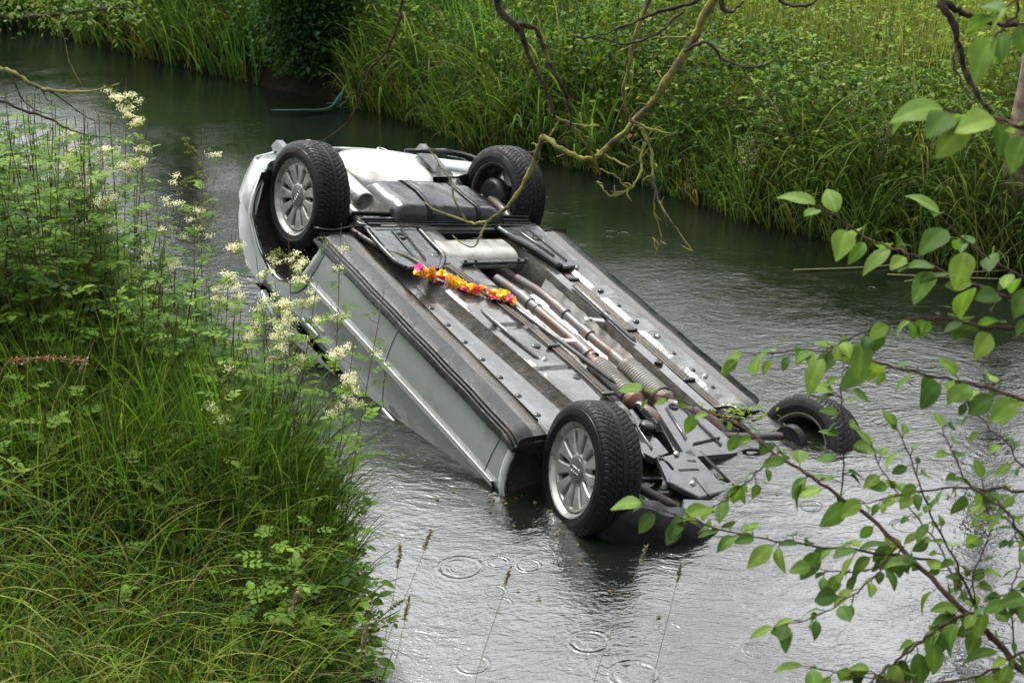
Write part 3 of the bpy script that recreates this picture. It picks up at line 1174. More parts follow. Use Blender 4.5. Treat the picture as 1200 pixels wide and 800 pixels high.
# fuel tank: rounded black shell with two straps
g = G()
nu, nv = 40, 26
V = np.zeros((nu, nv, 3))
for i, u in enumerate(np.linspace(0, 1, nu)):
    for j, v_ in enumerate(np.linspace(0, 1, nv)):
        eu, ev = min(u, 1 - u), min(v_, 1 - v_)
        su = min(1, eu / .16)
        sv = min(1, ev / .16)
        drop = 1 - math.sqrt(max(0, 1 - (1 - su) ** 2.2)) + 1 - math.sqrt(max(0, 1 - (1 - sv) ** 2.2))
        x = -1.40 + .42 * v_ + (.07 * (u - .5))
        y = .34 - .78 * u
        z = -.150 + .02 * (2 * v_ - 1) ** 2 + .13 * min(1, drop) + .016 * math.sin(u * 9 + 1.5 * v_) * math.sin(v_ * 4) - .008 * math.exp(-((u - .36) / .03) ** 2)
        V[i, j] = (x, y, z)
g.grid(V)
ftk = g.build('fuel_tank', MAT['plastic'], car)
for u in (.30, .72):
    g = G()
    ii = int(u * nu)
    pth = V[ii] + np.array([0, 0, -.005])
    g.grid(np.stack([pth + np.array([0, -.013, 0]), pth + np.array([0, .013, 0])], 1))
    o_ = g.build('tank_strap', MAT['rocker_black'], ftk)
    sm = o_.modifiers.new('t', 'SOLIDIFY')
    sm.thickness = .003

# spare wheel well, pale, bulging
g = G()
V = np.zeros((48, 14, 3))
pr = [(.0, -.115), (.06, -.118), (.12, -.118), (.20, -.112), (.26, -.106), (.29, -.100), (.315, -.09), (.325, -.07), (.335, -.02), (.34, .03), (.35, .06), (.36, .08), (.37, .09), (.38, .10)]
for i, t in enumerate(np.linspace(0, 2 * PI, 48, endpoint=False)):
    for j, (r, z) in enumerate(pr):
        sq = (abs(math.cos(t)) ** 4 + abs(math.sin(t)) ** 4) ** (-1 / 4)
        rr_ = r * (.6 + .4 * sq)
        V[i, j] = (-1.70 + rr_ * math.cos(t) * .80, -.01 + rr_ * math.sin(t) * .92, z + .035)
g.grid(V, closed_u=True)
g.build('spare_wheel_well', MAT['well'], car)
g = G()
for r in (.05, .07):
    g.tube([(-1.88 + .06 * math.cos(t), -.10 + r * math.sin(t) * .5, -.07) for t in np.linspace(0, 2 * PI, 24)], .005, 6)
g.tube([(-1.44, -.05 + .02 * math.cos(t), -.08 + .015 * math.sin(t)) for t in np.linspace(0, 2 * PI, 16)], .004, 6)
g.build('well_handle', MAT['bolt'], car)
# rear end tail pipe beside the tank, with its open end towards the front
g = G()
g.tube(smooth_path([(-1.92, .42, -.06), (-1.6, .425, -.075), (-1.35, .43, -.08), (-1.19, .435, -.085)]), .060, 22, cap=False)
o_ = g.build('rear_silencer_tube', MAT['heatshield'], car)
sm = o_.modifiers.new('t', 'SOLIDIFY')
sm.thickness = .006
g = G()
g.grid(np.array([[(x, y + .01 * math.sin(x * 14), z) for (y, z) in ((.50, -.0), (.50, .05), (.40, .055), (.345, .04), (.33, -.05), (.325, -.09))] for x in np.linspace(-1.95, -1.10, 30)]))
g.build('heat_shield', MAT['heatshield'], car)
# rear chassis rails and cross panel
for side in (1, -1):
    g = G()
    g.tube(smooth_path([(-.98, side * .55, -.02), (-1.15, side * .52, .02), (-1.35, side * .50, .06), (-1.65, side * .50, .03), (-2.08, side * .52, .0)]), .045, 6)
    g.build('chassis_rail', MAT['floor'], car, angle=40)
g = G()
V = []
for i in range(len(OUT)):
    x, y = OUT[i]
    if x > -1.66:
        continue
    yy = max(y - .035, 0)
    if x > -1.70 and False:
        yy = .5
    V.append([(x + .02, yy * s_, low(x) + .03 + .04 * (1 - abs(s_) ** 3)) for s_ in np.linspace(-1, 1, 13)])
g.grid(np.array(V))
g.build('boot_floor', MAT['floor'], car)
# silver bumper skin rolled under the rear corners
for side in (1, -1):
    g = G()
    V = []
    for i in range(len(OUT)):
        (x, y), n_ = OUT[i], NRM[i]
        if x > -1.655 or y < .12:
            continue
        V.append([(x - n_[0] * d_, side * (y - n_[1] * d_), low(x) + dz_) for d_, dz_ in ((.060, .012), (.075, -.012), (.10, -.022), (.16, -.02), (.20, .01), (.20, .05))])
    g.grid(np.array(V))
    g.build('bumper_underside', MAT['paint_dirty'], car)
# crumpled dark bumper edge on the far side
g = G()
g.tube(smooth_path([(-1.75, -.35, -.06), (-1.72, -.55, -.08), (-1.70, -.74, -.06), (-1.60, -.80, -.02)]), [.02, .045, .05, .03, .02] * 3 + [.02] * 4, 8) if False else g.tube(smooth_path([(-1.95, -.30, -.05), (-1.86, -.52, -.09), (-1.76, -.70, -.09), (-1.66, -.80, -.03)], 6), np.linspace(.014, .030, 19), 8, jitter=.12)
g.build('bumper_bracket', MAT['plastic'], car, angle=40)

# rear axle beam, arms, springs
g = G()
g.tube(smooth_path([(-1.33, .64, .00), (-1.30, .50, .05), (-1.28, .2, .07), (-1.28, -.2, .07), (-1.30, -.50, .05), (-1.33, -.64, .0)]), .032, 12)
ax = g.build('rear_axle_beam', MAT['steel'], car)
for side in (1, -1):
    g = G()
    g.tube(smooth_path([(-.98, side * .50, -.02), (-1.12, side * .545, -.035), (-1.26, side * .57, -.03), (-1.36, side * .60, -.01)]), np.linspace(.026, .036, 19), 10)
    g.box((-1.0, side * .51, -.03), (.06, .09, .05), bev=.012)
    g.build('trailing_arm', MAT['steel'], car, angle=40)
    g = G()
    t = np.linspace(0, 5 * 2 * PI, 120)
    g.tube(np.stack([-1.24 + .055 * np.cos(t), side * .50 + .055 * np.sin(t), .02 + .22 * t / t[-1]], -1), .008, 6)
    g.build('coil_spring', MAT['steel'], car)
    g = G()
    g.lathe([(0, side * .58), (.10, side * .58), (.118, side * .60), (.12, side * .64), (.10, side * .66), (0, side * .66)], 32, 'y', (-1.37, 0, -.028))
    g.box((-1.44, side * .60, .04), (.07, .07, .10), bev=.015)
    g.build('brake_disc', MAT['rocker_black'], car, angle=40)

# engine bay from below: gearbox sump cover, tray, hoses, arms
gb = ribbed([(.87, -.11), (.875, -.28), (.90, -.305), (1.27, -.325), (1.31, -.318), (1.345, -.28), (1.35, -.24), (1.335, .01), (1.32, .035), (1.28, .045), (1.25, .035), (.90, -.08)], -.02,
            [(.93, -.14, 1.20, -.05, .007), (.95, -.24, 1.28, -.22, .006), (1.22, -.26, 1.24, -.06, .006)], 'gearbox_cover', 'cover', .028)
g = G()
g.prism([(.88, -.09), (.91, -.31), (1.31, -.33), (1.37, -.26), (1.35, .04), (1.27, .06)], .10, -.018)
g.build('cover_wall', MAT['plastic'], gb, angle=30)
g = G()
g.lathe([(0, -.052), (.016, -.052), (.018, -.056), (.024, -.056), (.027, -.049), (.027, -.04)], 20, 'z', (.93, -.19, 0))
g.build('drain_plug', MAT['seal'], gb)
sb = ribbed([(.86, .02), (1.24, .08), (1.27, .20), (1.16, .26), (.90, .14)], .015, [(.92, .08, 1.2, .16, .008)], 'side_cover', 'cover', .03)
g = G()
g.lathe([(0, -.064), (.026, -.064), (.034, -.060), (.038, -.052), (.038, -.028), (.032, -.02), (.03, .0)], 24, 'z', (1.055, .085, 0))
for t in np.linspace(0, 2 * PI, 12, endpoint=False):
    g.box((1.055 + .038 * math.cos(t), .085 + .038 * math.sin(t), -.043), (.006, .006, .024))
g.build('filler_cap', MAT['plastic'], sb, angle=40)
g = G()
for t in range(13):
    xx = .86 + t * .019
    g.box((xx, -.02 + .055 * (t / 13), -.012), (.010, .045, .05), rot=(0, 0, .25), bev=.004)
g.build('ribbed_hose', MAT['plastic'], car, angle=30)
for pts, r in (([(.92, .22, -.02), (1.02, .26, -.06), (1.14, .30, -.05), (1.24, .33, .02), (1.27, .34, .12)], .020),
               ([(.98, .30, .0), (1.1, .34, -.03), (1.22, .40, -.02), (1.3, .42, .06)], .014),
               ([(1.05, -.36, -.02), (1.12, -.46, -.05), (1.22, -.50, -.02), (1.32, -.46, .04)], .018),
               ([(.95, -.45, -.03), (1.0, -.52, -.06), (1.02, -.6, -.02), (1.1, -.7, .03)], .010)):
    pipe('hose', pts, r, 'plastic', 12)
# tray in three plates, each a little tilted, with slots
g = G()
pl = ((1.30, .20, -.03, [(1.27, -.02), (1.60, .02), (1.62, .22), (1.48, .30), (1.30, .22)]), (0, 0, 0, [(1.42, -.28), (1.66, -.30), (1.70, -.06), (1.62, -.01), (1.45, -.03)]), (0, 0, 0, [(1.66, .06), (1.86, .10), (1.96, .42), (1.80, .50), (1.60, .30)]))
tr_ = None
for k, (_, _, _, poly) in enumerate(pl):
    g = G()
    z = (-.035, -.020, -.025)[k]
    g.prism(poly, z + .012, z - .008, inset=.0)
    g.prism(poly, z - .008, z - .013, inset=.04)
    g.build('undertray', MAT['cover'], car, angle=30)
g = G()
for (x, y, sx, sy, r_) in ((1.42, .12, .02, .12, .1), (1.36, .05, .02, .05, .2), (1.57, -.16, .10, .05, .1), (1.55, .15, .15, .012, .15), (1.42, -.05, .25, .02, .1)):
    g.box((x, y, -.046), (sx, sy, .004), rot=(0, 0, r_))
g.build('tray_slot', MAT['seal'], car, smooth=False)
# clutter of brackets, cables and pipes between the plates
r5 = np.random.default_rng(11)
for k in range(26):
    x, y = r5.uniform(.88, 1.72), r5.uniform(-.48, .46)
    g = G()
    if k % 2:
        q_ = [np.array([x, y, r5.uniform(-.03, .03)])]
        for _ in range(3):
            q_.append(q_[-1] + np.array([r5.normal(.03, .06), r5.normal(0, .06), r5.normal(0, .022)]))
        g.tube(smooth_path(q_, 6), r5.uniform(.004, .011), 8)
        g.build('cable', MAT['plastic'] if k % 4 else MAT['exhaust'], car)
    else:
        a_ = r5.uniform(-1, 1)
        z_ = r5.uniform(-.02, .03)
        g.box((x, y, z_), (r5.uniform(.04, .12), r5.uniform(.02, .05), .01), rot=(r5.normal(0, .25), r5.normal(0, .25), a_), bev=.003)
        g.box((x, y, z_ + .015), (.03, .018, .035), rot=(0, 0, a_), bev=.003)
        g.lathe([(0, z_ - .016), (.007, z_ - .016), (.009, z_ - .010), (.010, z_)], 6, 'z', (x, y, 0))
        g.build('bay_bracket', (MAT['steel'], MAT['cover'], MAT['rocker_black'])[k % 3], car, angle=30)
# engine block and subframe filling the bay
g = G()
g.box((1.32, .02, .14), (.75, .60, .12), bev=.03)
g.box((1.45, -.10, .05), (.35, .36, .10), bev=.03)
g.box((1.10, .28, .07), (.30, .12, .10), bev=.03)
g.build('engine_block', MAT['seal'], car, angle=30)
for side in (1, -1):
    fy = 1 if side > 0 else -1
    g = G()
    g.tube(smooth_path([(1.10, side * .30, .02), (1.20, side * .42, -.02), (1.33, side * .60, -.10)]), np.linspace(.034, .022, 13), 10)
    g.tube(smooth_path([(1.58, side * .30, .03), (1.50, side * .44, -.02), (1.39, side * .60, -.10)]), np.linspace(.030, .020, 13), 10)
    g.build('control_arm', MAT['steel'], car, angle=40)
    g = G()
    pts = smooth_path([(1.37, side * .22, .04), (1.37, side * .40, .0), (1.37, side * .60, -.08)])
    g.tube(pts, .014, 10)
    g.lathe([(.02, side * -.06), (.045, side * -.05), (.048, side * -.03), (.040, side * -.02), (.043, 0), (.036, side * .01), (.039, side * .03), (.03, side * .04), (.015, side * .06)], 20, 'y', (1.37, side * .52, -.045))
    g.build('drive_shaft', MAT['plastic'], car, angle=50)
    g = G()
    g.tube([(1.37, side * .60, -.08), (1.36, side * .57, .10), (1.35, side * .54, .40)], [.03, .028, .03], 12)
    g.build('strut', MAT['steel'], car)
    g = G()
    g.lathe([(0, side * .575), (.09, side * .58), (.098, side * .60), (.098, side * .62), (.08, side * .635), (0, side * .635)], 32, 'y', (1.37, 0, -.081))
    g.build('brake_disc', MAT['rocker_black'], car, angle=40)
# front bumper corner that shows behind the near wheel
g = G()
V = []
for i, t in enumerate(np.linspace(0, 1, 24)):
    x = 1.63 + .33 * math.sin(t * 1.25)
    y = .80 - .42 * t ** 1.25
    nx_, ny_ = math.sin(.3 + t * .9), math.cos(.3 + t * .9)
    k_ = (1 - .40 * max(0, t - .70) / .30) * (1 + .03 * math.sin(t * 23))
    V.append([(x - nx_ * d_ * k_ - .05 * (1 - k_), y - ny_ * d_ * k_, .06 + (z_ - .06) * k_) for d_, z_ in ((.0, .12), (.0, .02), (.004, -.04), (.012, -.065), (.03, -.105), (.05, -.125), (.075, -.118), (.11, -.13), (.15, -.115), (.19, -.09), (.22, -.03), (.22, .06))])
g.grid(np.array(V))
o_ = g.build('front_bumper', MAT['rocker_black'], car, angle=50)
sm = o_.modifiers.new('t', 'SOLIDIFY')
sm.thickness = .006
# far front corner bracket, poking just out of the water
g = G()
g.tube(smooth_path([(1.0, -.70, -.02), (1.06, -.72, -.05), (1.12, -.68, -.05), (1.10, -.60, -.04)]), .008, 6)
g.box((1.05, -.68, -.03), (.10, .06, .012), bev=.003)
g.box((1.0, -.62, -.045), (.06, .10, .02), rot=(0, 0, .4), bev=.004)
g.build('far_corner_bracket', MAT['plastic'], car, angle=30)
# assorted bolts over the underside
for (x, y, z) in ((.45, .30, -.064), (-.32, .34, -.064), (.15, .10, -.064), (.86, .35, -.05), (-.45, -.58, -.058), (.30, -.60, -.054), (.70, -.61, -.054), (1.30, .10, -.055), (1.52, .18, -.052), (1.6, -.2, -.038)):
    g = G()
    g.lathe([(0, z - .010), (.009, z - .010), (.010, z - .004), (.016, z - .003), (.017, z + .004)], 6, 'z', (x, y, 0))
    g.build('bolt', MAT['bolt'], car, smooth=False)

# ---- wheels ----------------------------------------------------------------
TR, RW = .315, .1025


def tyre_mesh():
    g_ = G()
    nu_, nv_ = 560, 46
    ys_ = np.linspace(-.082, .082, nv_)
    th_ = np.linspace(0, 2 * PI, nu_, endpoint=False)
    Yg, T_ = np.meshgrid(ys_, th_)
    r = TR - .010 * (np.abs(Yg) / .082) ** 3.2
    # directional tread: curved slanting grooves, three rings, fine sipes
    s_ = np.abs(Yg)
    ph = (T_ * TR / .030 + (s_ / .082) ** 1.3 * 1.9 + .15 * np.sign(Yg)) % 1.0
    groove = (ph < .17) & (s_ > .014)
    sip = (((T_ * TR / .0150 + (s_ / .082) ** 1.3 * 3.8) % 1.0) < .16) & (s_ > .04)
    ring = (np.abs(s_ - .014) < .0032) | (np.abs(s_ - .046) < .0030)
    r = r - .0042 * groove - .0050 * ring * (~groove) - .0016 * sip * (~groove) * (~ring)
    V_ = np.stack([r * np.cos(T_), Yg, r * np.sin(T_)], -1)
    # shoulders and side walls
    def wall(sgn):
        prof_ = [(TR - .010, .082), (TR - .020, .0925), (TR - .030, .0975), (TR - .036, .0985), (TR - .038, .1015), (TR - .052, .1045), (TR - .068, .1055), (TR - .072, .1035), (TR - .090, .1025), (TR - .099, .099), (TR - .105, .090), (TR - .112, .084)]
        P_ = np.array(prof_)
        tt = th_
        W = np.stack([P_[None, :, 0] * np.cos(tt)[:, None], sgn * P_[None, :, 1] + 0 * tt[:, None], P_[None, :, 0] * np.sin(tt)[:, None]], -1)
        bl = ((tt * TR / .030 + 1.9 + .15 * sgn) % 1) < .22
        W[bl, 1] *= np.array([.985, 1, .985])
        W[bl, 2] *= np.array([.992, 1, .992])
        return W
    lo_, hi_ = wall(-1)[:, ::-1], wall(1)
    # meet the tread edge exactly
    lo_[:, -1] = V_[:, 0]
    hi_[:, 0] = V_[:, -1]
    allv = np.concatenate([lo_[:, :-1], V_, hi_[:, 1:]], 1)
    g_.grid(allv, closed_u=True)
    return g_


def rim_mesh():
    g_ = G()
    # outer lip and barrel (both faces open)
    g_.lathe([(.203, .086), (.209, .094), (.216, .0975), (.2175, .094), (.2165, .088), (.207, .080)], 96)
    return g_


def wheel_parts(parent, inner_view=False):
    t_ = tyre_mesh().build('tyre', MAT['tyre'], parent, angle=28)
    g_ = G()
    g_.lathe([(.2165, .088), (.216, .0975), (.209, .095), (.203, .088), (.198, .078), (.190, .070), (.189, .064)], 96)
    g_.lathe([(.205, -.080), (.208, -.092), (.214, -.096), (.216, -.088)], 96)
    r_ = g_.build('rim', MAT['alloy_lip'], parent, angle=40)
    g_ = G()
    g_.lathe([(.2165, .088), (.189, .066), (.184, .050), (.182, .0), (.188, -.04), (.196, -.082), (.208, -.090), (.214, -.092), (.205, -.075), (.195, -.03), (.192, .0), (.196, .06), (.2165, .087)], 96)
    br_ = g_.build('rim_barrel', MAT['steel'], parent, angle=40)
    g_ = G()
    NS = 11
    # outer ring that carries the spokes
    g_.lathe([(.190, .068), (.186, .078), (.176, .0765), (.170, .070), (.170, .052), (.182, .050)], 96)
    # hub
    g_.lathe([(.070, .030), (.078, .055), (.080, .064), (.072, .070), (.061, .071), (.058, .066)], 64)
    for k in range(NS):
        a_ = 2 * PI * k / NS
        rows = []
        for q_, (r_0, hw, y0, th_k) in enumerate(((.066, .0150, .069, .03), (.085, .0180, .071, .03), (.115, .0225, .0735, .030), (.150, .0290, .0755, .028), (.168, .0350, .0760, .026), (.180, .040, .0755, .026))):
            sec_ = [(-hw, y0 - th_k), (-hw, y0 - .006), (-hw + .005, y0), (-hw * .3, y0 + .0005), (hw * .3, y0 + .0005), (hw - .005, y0), (hw, y0 - .006), (hw, y0 - th_k)]
            rows.append([(r_0 * math.cos(a_) - u_ * math.sin(a_), yy_, r_0 * math.sin(a_) + u_ * math.cos(a_)) for u_, yy_ in sec_])
        g_.grid(np.array(rows), closed_v=True)
    sp_ = g_.build('spokes', MAT['alloy'], parent, angle=35)
    g_ = G()
    g_.lathe([(0, .0775), (.050, .0770), (.0565, .0750), (.0585, .0715), (.0585, .06)], 48)
    cp = g_.build('centre_cap', MAT['cap'], parent, angle=40)
    g_ = G()
    for k in range(4):
        cx_ = (k - 1.5) * .0185
        g_.tube([(cx_ + .0125 * math.cos(t), .0785, .0125 * math.sin(t)) for t in np.linspace(0, 2 * PI, 29)], .0020, 6, cap=False)
    e_ = g_.build('ring_emblem', MAT['chrome'], parent)
    g_ = G()
    for k in range(5):
        a_ = 2 * PI * k / 5
        g_.lathe([(0, .071), (.007, .071), (.0085, .069), (.0085, .06)], 6, 'y', (.0665 * math.cos(a_) * 1.0, 0, .0665 * math.sin(a_)))
    b_ = g_.build('wheel_bolts', MAT['bolt'], parent, smooth=False)
    g_ = G()
    g_.tube([(.196, .088, 0), (.196, .100, 0)], .004, 8)
    v_ = g_.build('valve', MAT['plastic'], parent)
    return [t_, r_, br_, sp_, cp, e_, b_, v_]


WHEELS = [(-WB, .69, -.028, 0., 1.20), (WB, .70, -.081, .22836, .25), (-WB, -.69, -.028, PI, .8), (WB + .01, -.76, .01, PI + .12, 2.)]
first = None
TILT = [0, 0, 0, math.radians(-11)]
for (x, y, z, rz, spin), tl in zip(WHEELS, TILT):
    wh = empty('wheel', (x, y, z), car)
    wh.rotation_euler = (Matrix.Rotation(tl, 3, 'X') @ Matrix.Rotation(rz, 3, 'Z') @ Matrix.Rotation(spin, 3, 'Y')).to_euler()
    if first is None:
        first = wheel_parts(wh)
    else:
        for o_ in first:
            c_ = o_.copy()
            C.objects.link(c_)
            c_.parent = wh

# ---- garland of flowers across the floor --------------------------------------
def cw(p):
    return np.array(MC @ Vector(p))


g0 = cw((-.25, .35, -.075))
gar = empty('flower_garland', tuple(g0))
tag(gar, 'pink, yellow and orange flower garland laid across the upturned car floor', 'garland')
path = smooth_path([cw(p) for p in ((-.425, .53, -.072), (-.39, .475, -.076), (-.335, .43, -.074), (-.26, .37, -.074), (-.20, .30, -.076), (-.15, .235, -.078), (-.11, .18, -.078), (-.075, .135, -.074))], 8)
g = G()
g.tube(path - g0, .003, 6, col=(.5, .4, .1))
g.build('cord', MAT['stem'], gar)
PC = [(.92, .68, .04), (.82, .05, .26), (.92, .38, .03), (.94, .76, .10), (.90, .22, .40), (.92, .55, .03)]
upc = norm(np.array(cw((0, 0, -1))) - np.array(cw((0, 0, 0))))
for k in range(46):
    t = k / 45
    p = path[int(t * (len(path) - 1))] + rng.normal(0, .011, 3) + upc * rng.uniform(-.002, .020) - g0
    ax_ = norm(upc * .8 + rng.normal(0, .6, 3))
    col = np.array(np.array(PC[k % 6]) * rng.uniform(.85, 1.1))
    g = G()
    a1 = norm(np.cross(ax_, rng.normal(size=3)))
    a2 = np.cross(ax_, a1)
    n_ = 6
    for layer in range(2):
        ang_ = np.linspace(0, 2 * PI, n_, endpoint=False) + layer * .5
        D_ = np.cos(ang_)[:, None] * a1 + np.sin(ang_)[:, None] * a2 + ax_ * (.25 + .6 * layer)
        add_leaves(g, np.tile(p, (n_, 1)), D_, np.tile(ax_, (n_, 1)), rng.uniform(.024, .034), rng.uniform(.013, .018), np.tile(col, (n_, 1)) * rng.uniform(.8, 1.1, (n_, 1)), K=4, droop=.35, fold=.3)
    g.build('flower', MAT['petal'], gar)

# ------------------------------------------------------------------ vegetation
def on_screen(P, mx=.12, my=.2):
    d = np.asarray(P, float) - np.array([0, 0, CAM_H])
    z = d[:, 1] * math.cos(PITCH) - d[:, 2] * math.sin(PITCH)
    y = d[:, 1] * math.sin(PITCH) + d[:, 2] * math.cos(PITCH)
    u = .5 + FPX * d[:, 0] / z
    v = .5 - FPX * 1.5 * y / z
    return (z > .3) & (u > -mx) & (u < 1 + mx) & (v > -my) & (v < 1 + my)


def scatter(n, x0, x1, y0, y1, side, d0, d1, hh=.4, screen=True, my=.2):
    """random points of one bank whose distance from the water's edge lies in d0..d1"""
    P = np.column_stack([rng.uniform(x0, x1, n), rng.uniform(y0, y1, n)])
    d = sdist(P, NEAR, -1) if side == 'near' else sdist(P, FAR, 1)
    m = (d > d0) & (d < d1)
    P, d = P[m], d[m]
    P3 = np.column_stack([P, height(P)])
    if screen:
        m = on_screen(P3 + np.array([0, 0, hh]), .12, my)
        P3, d = P3[m], d[m]
    return P3, d


def clump(P, sc, seed):
    return (lump(P[:, :2], sc, seed) + 1) / 2


# --- near bank: short trampled grass in front, tall lush grass towards the edge
P, d = scatter(600000, -5, 2.6, 1.2, 9.5, 'near', .05, 6, .2)
fr = np.linalg.norm(P[:, :2], axis=1)
keep = rng.uniform(size=len(P)) < np.clip(.9 - .09 * fr, .2, 1) * .42
P, d = P[keep], d[keep]
N = len(P)
cl_ = clump(P, 2.2, 1)
g = G()
Hh = rng.uniform(.14, .34, N) * (.7 + .6 * cl_)
col = pick(GREEN + LIGHT + LIGHT, N, .3)
st_ = rng.uniform(size=N) < .13 + .2 * (cl_ < .4)
col[st_] = pick(STRAW, st_.sum())
az = 2.6 * lump(P[:, :2], .9, 4) + rng.normal(0, 1.0, N)
add_blades(g, P, az, Hh, rng.uniform(.003, .0075, N), rng.uniform(.5, 2.4, N), col, K=7, stiff=1.3)
P, d = scatter(200000, -5, 2.2, 3.0, 9.5, 'near', .0, 2.0, .5)
keep = rng.uniform(size=len(P)) < .30 * np.clip(1.15 - np.abs(d - .7) / 1.3, 0, 1) * (clump(P, 1.9, 6) > .3) * np.where(P[:, 1] > 6.6, .35, 1)
P = P[keep]
N = len(P)
Hh = rng.uniform(.35, .75, N) * (.7 + .5 * clump(P, 1.6, 2))
Hh *= np.where(P[:, 1] < 5.2, .72, 1)
col = pick(GREEN + GREEN + LUSH + LIGHT, N, .25)
st_ = rng.uniform(size=N) < .10
col[st_] = pick(STRAW, st_.sum())
add_blades(g, P, rng.uniform(0, 2 * PI, N), Hh, rng.uniform(.004, .011, N), rng.uniform(.3, 2.2, N), col, K=9, stiff=2.0)
for (cx, cy, sd_, n_, hb) in ((-1.05, 5.85, .26, 2600, .85), (-1.5, 5.5, .3, 1800, .7), (-.85, 5.3, .18, 900, .6), (-2.3, 6.3, .35, 1200, .8)):
    q = np.column_stack([rng.normal(cx, sd_, n_), rng.normal(cy, sd_ * .8, n_)])
    q = q[sdist(q, NEAR, -1) > .03]
    n_ = len(q)
    q = np.column_stack([q, height(q)])
    add_blades(g, q, np.arctan2(q[:, 1] - cy, q[:, 0] - cx) + rng.normal(0, .7, n_), hb * rng.uniform(.5, 1.1, n_), rng.uniform(.004, .011, n_), rng.uniform(.15, 1.9, n_), pick(GREEN + LUSH + [(.06, .11, .02)], n_, .3), K=9, stiff=2.3)
# long lax blades lying over each other in front
P, d = scatter(60000, -4, 1.5, 2.2, 6.2, 'near', .1, 5, .2)
P = P[rng.uniform(size=len(P)) < .42 * (clump(P, 2.1, 15) > .25)]
N = len(P)
add_blades(g, P + np.array([0, 0, .03]), 1.9 * lump(P[:, :2], .8, 7) + rng.normal(0, .9, N), rng.uniform(.3, .62, N), rng.uniform(.005, .010, N), rng.uniform(1.1, 2.7, N), pick(GREEN + LIGHT + [(.05, .11, .03), (.22, .2, .07)], N, .3), K=9, stiff=1.2)
# dry fallen stalks through the sward
P, d = scatter(16000, -5, 1.5, 2, 7, 'near', .1, 5, .2)
P = P[rng.uniform(size=len(P)) < .25]
N = len(P)
add_blades(g, P + np.array([0, 0, .08]), rng.uniform(0, 2 * PI, N), rng.uniform(.25, .55, N), rng.uniform(.002, .004, N), rng.uniform(.9, 1.5, N), pick(STRAW, N, .3), K=5, stiff=.6)
tag(g.build('near_bank_grass', MAT['grass']), kind='stuff', label='long green and straw grass on the near bank', group=None)


# --- leafy weeds: stems with pinnate leaves
def pinnate(gl, p, d, ln, col, pairs=3, size=.035):
    """one compound leaf: leaflet pairs along a stalk and a bigger end leaflet"""
    d = norm(d)
    sd_ = norm(np.cross(d, [0, 0, 1.]))
    up_ = np.cross(sd_, d)
    Ps, Ds, Ls = [], [], []
    for k in range(pairs):
        t = (k + 1) / (pairs + .6)
        q = p + d * ln * t - np.array([0, 0, 1]) * ln * .18 * t * t
        for s_ in (1, -1):
            Ps.append(q)
            Ds.append(d * .55 + sd_ * s_ + up_ * rng.normal(0, .12))
            Ls.append(size * (.65 + .45 * t))
    q = p + d * ln - np.array([0, 0, 1]) * ln * .18
    Ps.append(q)
    Ds.append(d - np.array([0, 0, .25]))
    Ls.append(size * 1.35)
    Ls = np.array(Ls) * rng.uniform(.85, 1.15, len(Ls))
    add_leaves(gl, np.array(Ps), np.array(Ds), np.tile(up_, (len(Ps), 1)), Ls, Ls * .30, np.tile(col, (len(Ps), 1)), K=4, droop=.22, fold=.2)


def weed_stem(gs, gl, base, top, n_leaf, size, cols, stemcol, rad=.003, pairs=3, lo=.12, hi=.95):
    side = norm(np.array([*rng.normal(size=2), 0]))
    mid = (base + top) / 2 + side * .03
    pth = smooth_path([base, mid, top], 5)
    gs.tube(pth, np.linspace(rad * 1.3, rad * .6, len(pth)), 5, col=stemcol, cap=False)
    a0 = rng.uniform(0, 6)
    for k in range(n_leaf):
        t = lo + (hi - lo) * (k + rng.uniform(0, .6)) / n_leaf
        q = pth[int(t * (len(pth) - 1))] * (1 - (t * (len(pth) - 1)) % 1) + pth[min(len(pth) - 1, int(t * (len(pth) - 1)) + 1)] * ((t * (len(pth) - 1)) % 1)
        a_ = a0 + k * 2.4
        sz = size * (1.15 - .6 * t)
        pinnate(gl, q, np.array([math.cos(a_), math.sin(a_), rng.uniform(.05, .7)]), sz * 2.4, cols[rng.integers(len(cols))] * rng.uniform(.8, 1.2), pairs, sz)
    return pth


WC = np.array([(.075, .15, .02), (.115, .205, .026), (.042, .09, .016), (.155, .255, .035)])
gs, gl = G(), G()
P, d = scatter(14000, -6.5, .2, 4.6, 13.5, 'near', .02, 2.3, .5)
wt = np.clip(1.3 - d / 1.8, 0, 1) * (clump(P, 1.4, 3) > .18) * np.where(P[:, 1] < 5.9, .16, 1)
P = P[rng.uniform(size=len(P)) < wt * .75]
for p in P[:1500]:
    hh = rng.uniform(.35, .95) * (1.0 if p[1] > 5.9 else .6) * (1.5 if p[0] < -1.75 and rng.uniform() < .75 else 1)
    top = p + np.array([rng.normal(0, .10), rng.normal(0, .10), hh])
    weed_stem(gs, gl, p, top, int(7 + hh * 13), rng.uniform(.035, .062), WC, (.09, .07, .03))
P, d = scatter(900, -.9, .6, 4.4, 6.6, 'near', .0, .35, .3)
for p in P[:46]:
    top = p + np.array([rng.uniform(.02, .22), rng.normal(0, .08), rng.uniform(.15, .42)])
    weed_stem(gs, gl, p, top, 7, .035, WC, (.10, .05, .03))
tag(gs.build('weed_stems', MAT['stem']), kind='stuff', label='thin reddish stems of the weeds along the near bank')
tag(gl.build('bank_weeds', MAT['leaf']), kind='stuff', label='leafy green weeds crowding the near bank edge')


